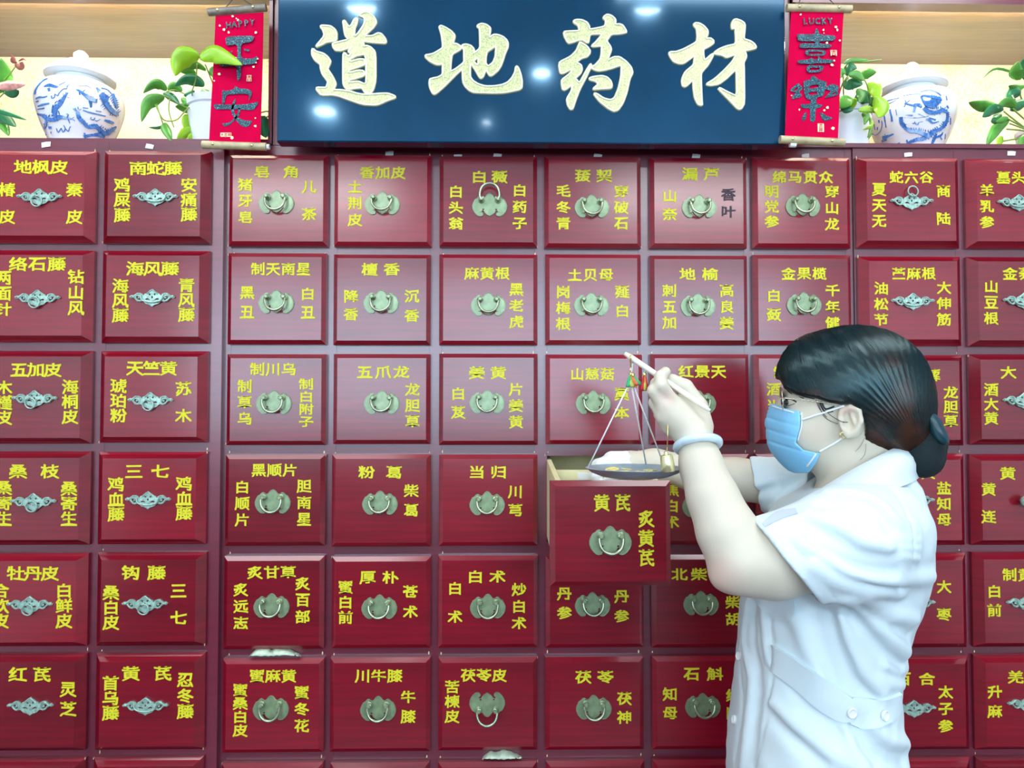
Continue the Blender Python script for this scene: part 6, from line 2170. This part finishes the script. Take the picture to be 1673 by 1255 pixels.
def mask_face(p):
    p = tol(p)
    d = ell(p, H(1330, 690, HY), (0.061, 0.064, 0.070), R(-8))
    d = smin(d, chain(p, [(H(1282, 664, HY), 0.010), (H(1277, 694, HY), 0.0125), (H(1285, 722, HY), 0.019), (H(1310, 746, HY), 0.022)], 0.01), 0.03)
    d = smin(d, ell(p, H(1330, 725, HY), (0.052, 0.056, 0.040), R(-30)), 0.025)
    q = p - H(1262, 690, HY)
    v = q[:, 2] * math.cos(R(14)) - q[:, 0] * math.sin(R(14)) * -1
    pl_ = 0.0016 * (np.exp(-((v + 0.012) / 0.0022) ** 2) + np.exp(-((v + 0.030) / 0.0022) ** 2) + np.exp(-((v - 0.006) / 0.002) ** 2))
    return d + pl_ - 0.0015


def mask_sdf(p):
    f = mask_face(p)
    f = smin(f, head_sdf(p) - 0.0025, 0.008)
    d = np.maximum(f - 0.0022, -(f + 0.0030))
    return smax(d, prism(tol(p), MPOLY), 0.0015)


mk = link_np('face_mask', [mesh_sdf(mask_sdf, (0.32, 1.04, 1.34), (0.53, 1.30, 1.50), 0.0017)], M['mask'], per)
face_all = lambda q: np.minimum(np.minimum(head_sdf(q), mask_sdf(q)), 9)
mp_ = []
for name, pts in (('ear_loop', [(1309, 686), (1330, 679), (1355, 671), (1378, 663)]), ('ear_loop', [(1338, 738), (1352, 730), (1366, 722), (1378, 713)])):
    p_, ok = march(face_all, [a for a, b in pts], [b for a, b in pts])
    MB().tube(smooth_path([Vector(q) + Vector((0, -0.0022, 0)) for q in p_], 5), 0.0016, 7).build(name, M['elastic'], mk, smooth=True)
for pts in ([(1309, 674), (1309.5, 685), (1309, 697), (1306, 708), (1303, 720)],):
    p_, ok = march(face_all, [a for a, b in pts], [b for a, b in pts])
    MB().tube(smooth_path([Vector(q) + Vector((0, -0.0005, 0)) for q in p_], 5), 0.0013, 6).build('edge_seam', M['elastic'], mk, smooth=True)
for pts in ([(1262, 664), (1275, 668), (1292, 673), (1309, 677)], [(1318, 762), (1326, 752), (1333, 742)]):
    p_, ok = march(face_all, [a for a, b in pts], [b for a, b in pts])
    MB().tube(smooth_path([Vector(q) + Vector((0, -0.0003, 0)) for q in p_], 5), 0.0014, 6).build('edge_seam', M['elastic'], mk, smooth=True)

# --- glasses
_g = Vector(tow(H(1275, 655, HY))[0])
gl = thing('glasses', None, None, _g)
gl.parent = per
gl.location = _g - WLOC[per.name]
WLOC[gl.name] = _g


def hb(mb):
    """carries a mesh built in the head frame into the world"""
    mb.v = [tuple(q) for q in tow(np.array(mb.v, float))]
    return mb

t = NT('clear_lens')
t.b.inputs['Base Color'].default_value = (0.95, 0.98, 1, 1)
t.b.inputs['Roughness'].default_value = 0.02
t.b.inputs['Transmission Weight'].default_value = 1.0
t.b.inputs['IOR'].default_value = 1.1
M['lens'] = t.m
for s in (-1, 1):
    cy = HY + s * 0.033
    c = Vector(H(1276, 655, HY))
    c = Vector((c.x + 0.003, cy, c.z))
    yw = R(9)
    ring = []
    for i in range(28):
        a = 2 * math.pi * i / 28
        u_, v_ = 0.024 * math.cos(a), 0.0215 * math.sin(a)
        ring.append(c + Vector((math.sin(yw) * (u_ * s) - 0.0012 * math.sin(a), u_ * math.cos(yw), v_)))
    hb(MB().tube(ring, 0.0009, 6, closed=True)).build('lens_rim', M['specs'], gl, smooth=True)
    lm = MB()
    lm.v = [tuple(q) for q in ring] + [tuple(q + Vector((0.0008, 0, 0))) for q in ring]
    lm.f = [tuple(range(28)), tuple(range(55, 27, -1))] + [(i, (i + 1) % 28, 28 + (i + 1) % 28, 28 + i) for i in range(28)]
    hb(lm).build('lens', M['lens'], gl)
    hx = H(1276, 650, HY)[0] + 0.004
    pts = [(hx, HY + s * 0.057, H(1276, 650, HY)[2]), (H(1290, 651, HY)[0], HY + s * 0.066, H(1290, 652, HY)[2]), (H(1330, 655, HY)[0], HY + s * 0.072, H(1330, 656, HY)[2]), (H(1380, 664, HY)[0], HY + s * 0.078, H(1380, 664, HY)[2]), (H(1404, 676, HY)[0], HY + s * 0.076, H(1404, 680, HY)[2])]
    hb(MB().tube(smooth_path(pts, 5), 0.0010, 6)).build('temple', M['specs'], gl, smooth=True)
q1 = H(1273, 650, HY)
hb(MB().tube(smooth_path([(q1[0] + 0.003, HY - 0.010, q1[2]), (q1[0] - 0.001, HY, q1[2] + 0.003), (q1[0] + 0.003, HY + 0.010, q1[2])], 5), 0.0009, 6)).build('bridge', M['specs'], gl, smooth=True)
# eyes, lashes, brows
for s in (-1, 1):
    c = H(1287.5, 657, HY) * [1, 0, 1] + [0, HY + s * 0.033, 0]
    e = MB()
    prof = [(0.0001, -0.0085)] + [(0.0085 * math.sin(math.pi * k / 10), -0.0085 * math.cos(math.pi * k / 10)) for k in range(1, 10)] + [(0.0001, 0.0085)]
    eye = hb(e.lathe(prof, c, 16, (-1, 0, 0))).build('eye', M['porcelain'], per, smooth=True)
    hb(MB().lathe([(0.0048, 0.0068), (0.0046, 0.0082), (0.001, 0.0088)], c, 14, (-1, -0.12 if s < 0 else 0.12, -0.05))).build('iris', M['eye'], eye, smooth=True)
for nm, pts, r_ in (('eyelashes', [(1279, 657), (1284, 653), (1292, 652), (1301, 657)], 0.0011), ('eyelashes', [(1277, 660), (1281, 656.5)], 0.0006), ('eyelashes', [(1282, 662), (1290, 662.5), (1298, 659.5)], 0.0005)):
    p_, ok = march(head_sdf, [a for a, b in pts], [b for a, b in pts])
    MB().tube(smooth_path([Vector(q) + Vector((0, -0.0006, 0)) for q in p_], 4), r_, 6).build(nm, M['hair'], per, smooth=True)
p_, ok = march(head_sdf, [1284.5], [657.5])
MB().lathe([(0.0042, -0.002), (0.0040, 0.0006), (0.002, 0.0014), (0.0003, 0.0016)], Vector(p_[0]), 14, Vector((-0.75, -0.65, 0.0))).build('iris', M['eye'], per, smooth=True)

# --- earring
p_, ok = march(head_sdf, [1375], [710])
c = Vector(p_[0]) + Vector((0, -0.002, 0))
MB().tube([c + Vector((0.0042 * math.cos(a), -0.001, 0.0040 * math.sin(a) - 0.001)) for a in [2 * math.pi * i / 14 for i in range(14)]], 0.0009, 6, closed=True).build('earring', M['gold'], per, smooth=True)

# --- bangle
c = Vector(P(1140, 727, 1.032))
nrm = Vector((-0.05, 0.42, 0.90)).normalized()
u_ = Vector((1, 0, 0.06)).normalized()
u_ = (u_ - nrm * u_.dot(nrm)).normalized()
w_ = nrm.cross(u_)
bg = MB().tube([c + (u_ * math.cos(a) + w_ * math.sin(a)) * 0.0288 for a in [2 * math.pi * i / 44 for i in range(44)]], 0.0062, 14, closed=True)
bg.build('jade_bangle', M['jade'], per, smooth=True)

# ------------------------------------------------------------------ the hand scale
A_, B_ = Vector(P(1021, 577.5, 1.066)), Vector(P(1160, 671, 1.018))
hs = thing('hand_scale', 'hand-held balance scale with ivory beam, round metal pan and brass weight', 'scale', A_.lerp(B_, 0.5))
rod = [A_.lerp(B_, i / 14) for i in range(15)]
rr = [0.0030 if i == 0 else 0.0045 - 0.0008 * i / 14 for i in range(15)]
rr[-1] = 0.0022
MB().tube(rod, rr, 12).build('beam', M['ivory'], hs, smooth=True)
PC = Vector(P(1036.5, 765, 1.09))
hook = A_.lerp(B_, 0.06)
hk = MB().tube(smooth_path([hook + Vector((0, -0.004, 0.004)), hook + Vector((0, -0.006, -0.002)), hook + Vector((0.001, -0.002, -0.011)), Vector(P(1031, 600, 1.064)), Vector(P(1029, 606, 1.064))], 4), 0.0011, 6)
hk.build('hook', M['gold'], hs, smooth=True)
knot = Vector(P(1031, 612, 1.066))
MB().tube([Vector(P(1034, 590, 1.064)), knot + Vector((0.001, 0, 0.006)), knot], 0.0013, 6).build('suspension_cord', M['elastic'], hs, smooth=True)
RP = 0.0715
tie = []
for i, (px, py) in enumerate(((959, 758), (1068, 754), (1084, 755))):
    ang = [math.pi * 1.03, math.pi * 0.36, math.pi * 0.22][i]
    e = PC + Vector((RP * 0.985 * math.cos(ang), RP * 0.985 * math.sin(ang), 0.0008))
    tie.append(e)
    MB().tube([knot + Vector(((i - 1) * 0.002, 0, -0.012)), e], 0.0011, 6).build('pan_cord', M['elastic'], hs, smooth=True)
M['pan'] = plain('dull_blue_grey_metal', (0.42, 0.54, 0.62), 0.35, 0.55, 0, 0.15, 30)
MB().lathe([(0.001, -0.0155), (0.03, -0.0148), (0.050, -0.0115), (0.064, -0.006), (RP, 0.0), (RP + 0.0012, 0.0006), (RP, 0.0014), (0.063, -0.0046), (0.049, -0.0098), (0.03, -0.0130), (0.001, -0.0138)], PC, 56).build('pan', M['pan'], hs, smooth=True, auto=60)


def tassel(c, h, w, cols, lean=0.0):
    for k, mname in enumerate(cols):
        mb = MB()
        for j in range(9):
            a = (k + (j + 0.5) / 9) / len(cols) - 0.5
            for d_ in (-1, 1):
                p0 = c + Vector((a * w * 0.25, d_ * 0.001, 0))
                p1 = c + Vector((a * w * 0.7 + lean * 0.4, d_ * 0.003, -h * 0.55))
                p2 = c + Vector((a * w + lean, d_ * 0.004 * math.cos(a * 3), -h * (0.95 + 0.1 * math.sin(j * 2.3))))
                mb.tube(smooth_path([p0, p1, p2], 3), 0.0008, 4)
        mb.build('tassel_threads', mname, hs, smooth=True)
    MB().lathe([(0.0015, -0.004), (0.003, -0.002), (0.003, 0.002), (0.001, 0.004)], c, 10).build('tassel_knot', M['gold'], hs, smooth=True)


g1, g2, g3, g4 = plain('green_thread', (0.06, 0.50, 0.20), 0.6), plain('orange_thread', (0.85, 0.22, 0.08), 0.6), plain('red_thread', (0.70, 0.03, 0.03), 0.6), plain('yellow_green_thread', (0.55, 0.60, 0.10), 0.6)
tassel(knot, 0.018, 0.017, [g1, g4, g2], 0.001)
tassel(knot + Vector((0.002, -0.003, -0.001)), 0.014, 0.012, [g2, g1], 0.008)
k2 = Vector(P(1053, 612, 1.056))
MB().tube([A_.lerp(B_, 0.235), k2], 0.0010, 6).build('suspension_cord', plain('pale_blue_thread', (0.35, 0.62, 0.75), 0.6), hs, smooth=True)
tassel(k2, 0.023, 0.010, [g3, g4, g3])
wt = Vector(P(1090, 756, 1.018))
MB().tube([A_.lerp(B_, 0.50) + Vector((0, 0.002, 0)), Vector(P(1091, 700, 1.022)), wt + Vector((0, 0, 0.016))], 0.0007, 6).build('weight_cord', M['gold'], hs, smooth=True)
MB().lathe([(0.0088, -0.0125), (0.0098, -0.011), (0.0094, 0.0), (0.0086, 0.009), (0.0078, 0.0105), (0.003, 0.0115), (0.0028, 0.015), (0.001, 0.0165)], wt, 24, (-0.12, 0, 1)).build('weight', M['nail'], hs, smooth=True, auto=45)
# root slices on the pan
slm = plain('yellow_root_slice', (0.80, 0.68, 0.22), 0.6, 0, 0, 0.3, 300)
for i in range(16):
    a = RNG.uniform(0, 6.28)
    r_ = 0.036 * math.sqrt(RNG.random())
    big = i in (3, 9)
    c = PC + Vector((-0.006 + r_ * math.cos(a), r_ * 0.8 * math.sin(a), -0.0095 + 0.0009 * (i % 7) + (r_ / 0.07) ** 2 * 0.008))
    nn = Vector((RNG.normal(0, .22), RNG.normal(0, .22), 1)).normalized()
    rr_ = 0.013 if big else RNG.uniform(0.006, 0.0095)
    prof = [(rr_ * 0.96, -0.0008), (rr_, 0.0), (rr_ * 0.95, 0.0009)]
    o = MB().lathe(prof, c, 11, nn).build('root_slice', slm, None, loc=c, smooth=True, auto=40)
    tag(o, 'small dried yellow root slice lying on the scale pan', 'herb', 'root slices on the scale pan')
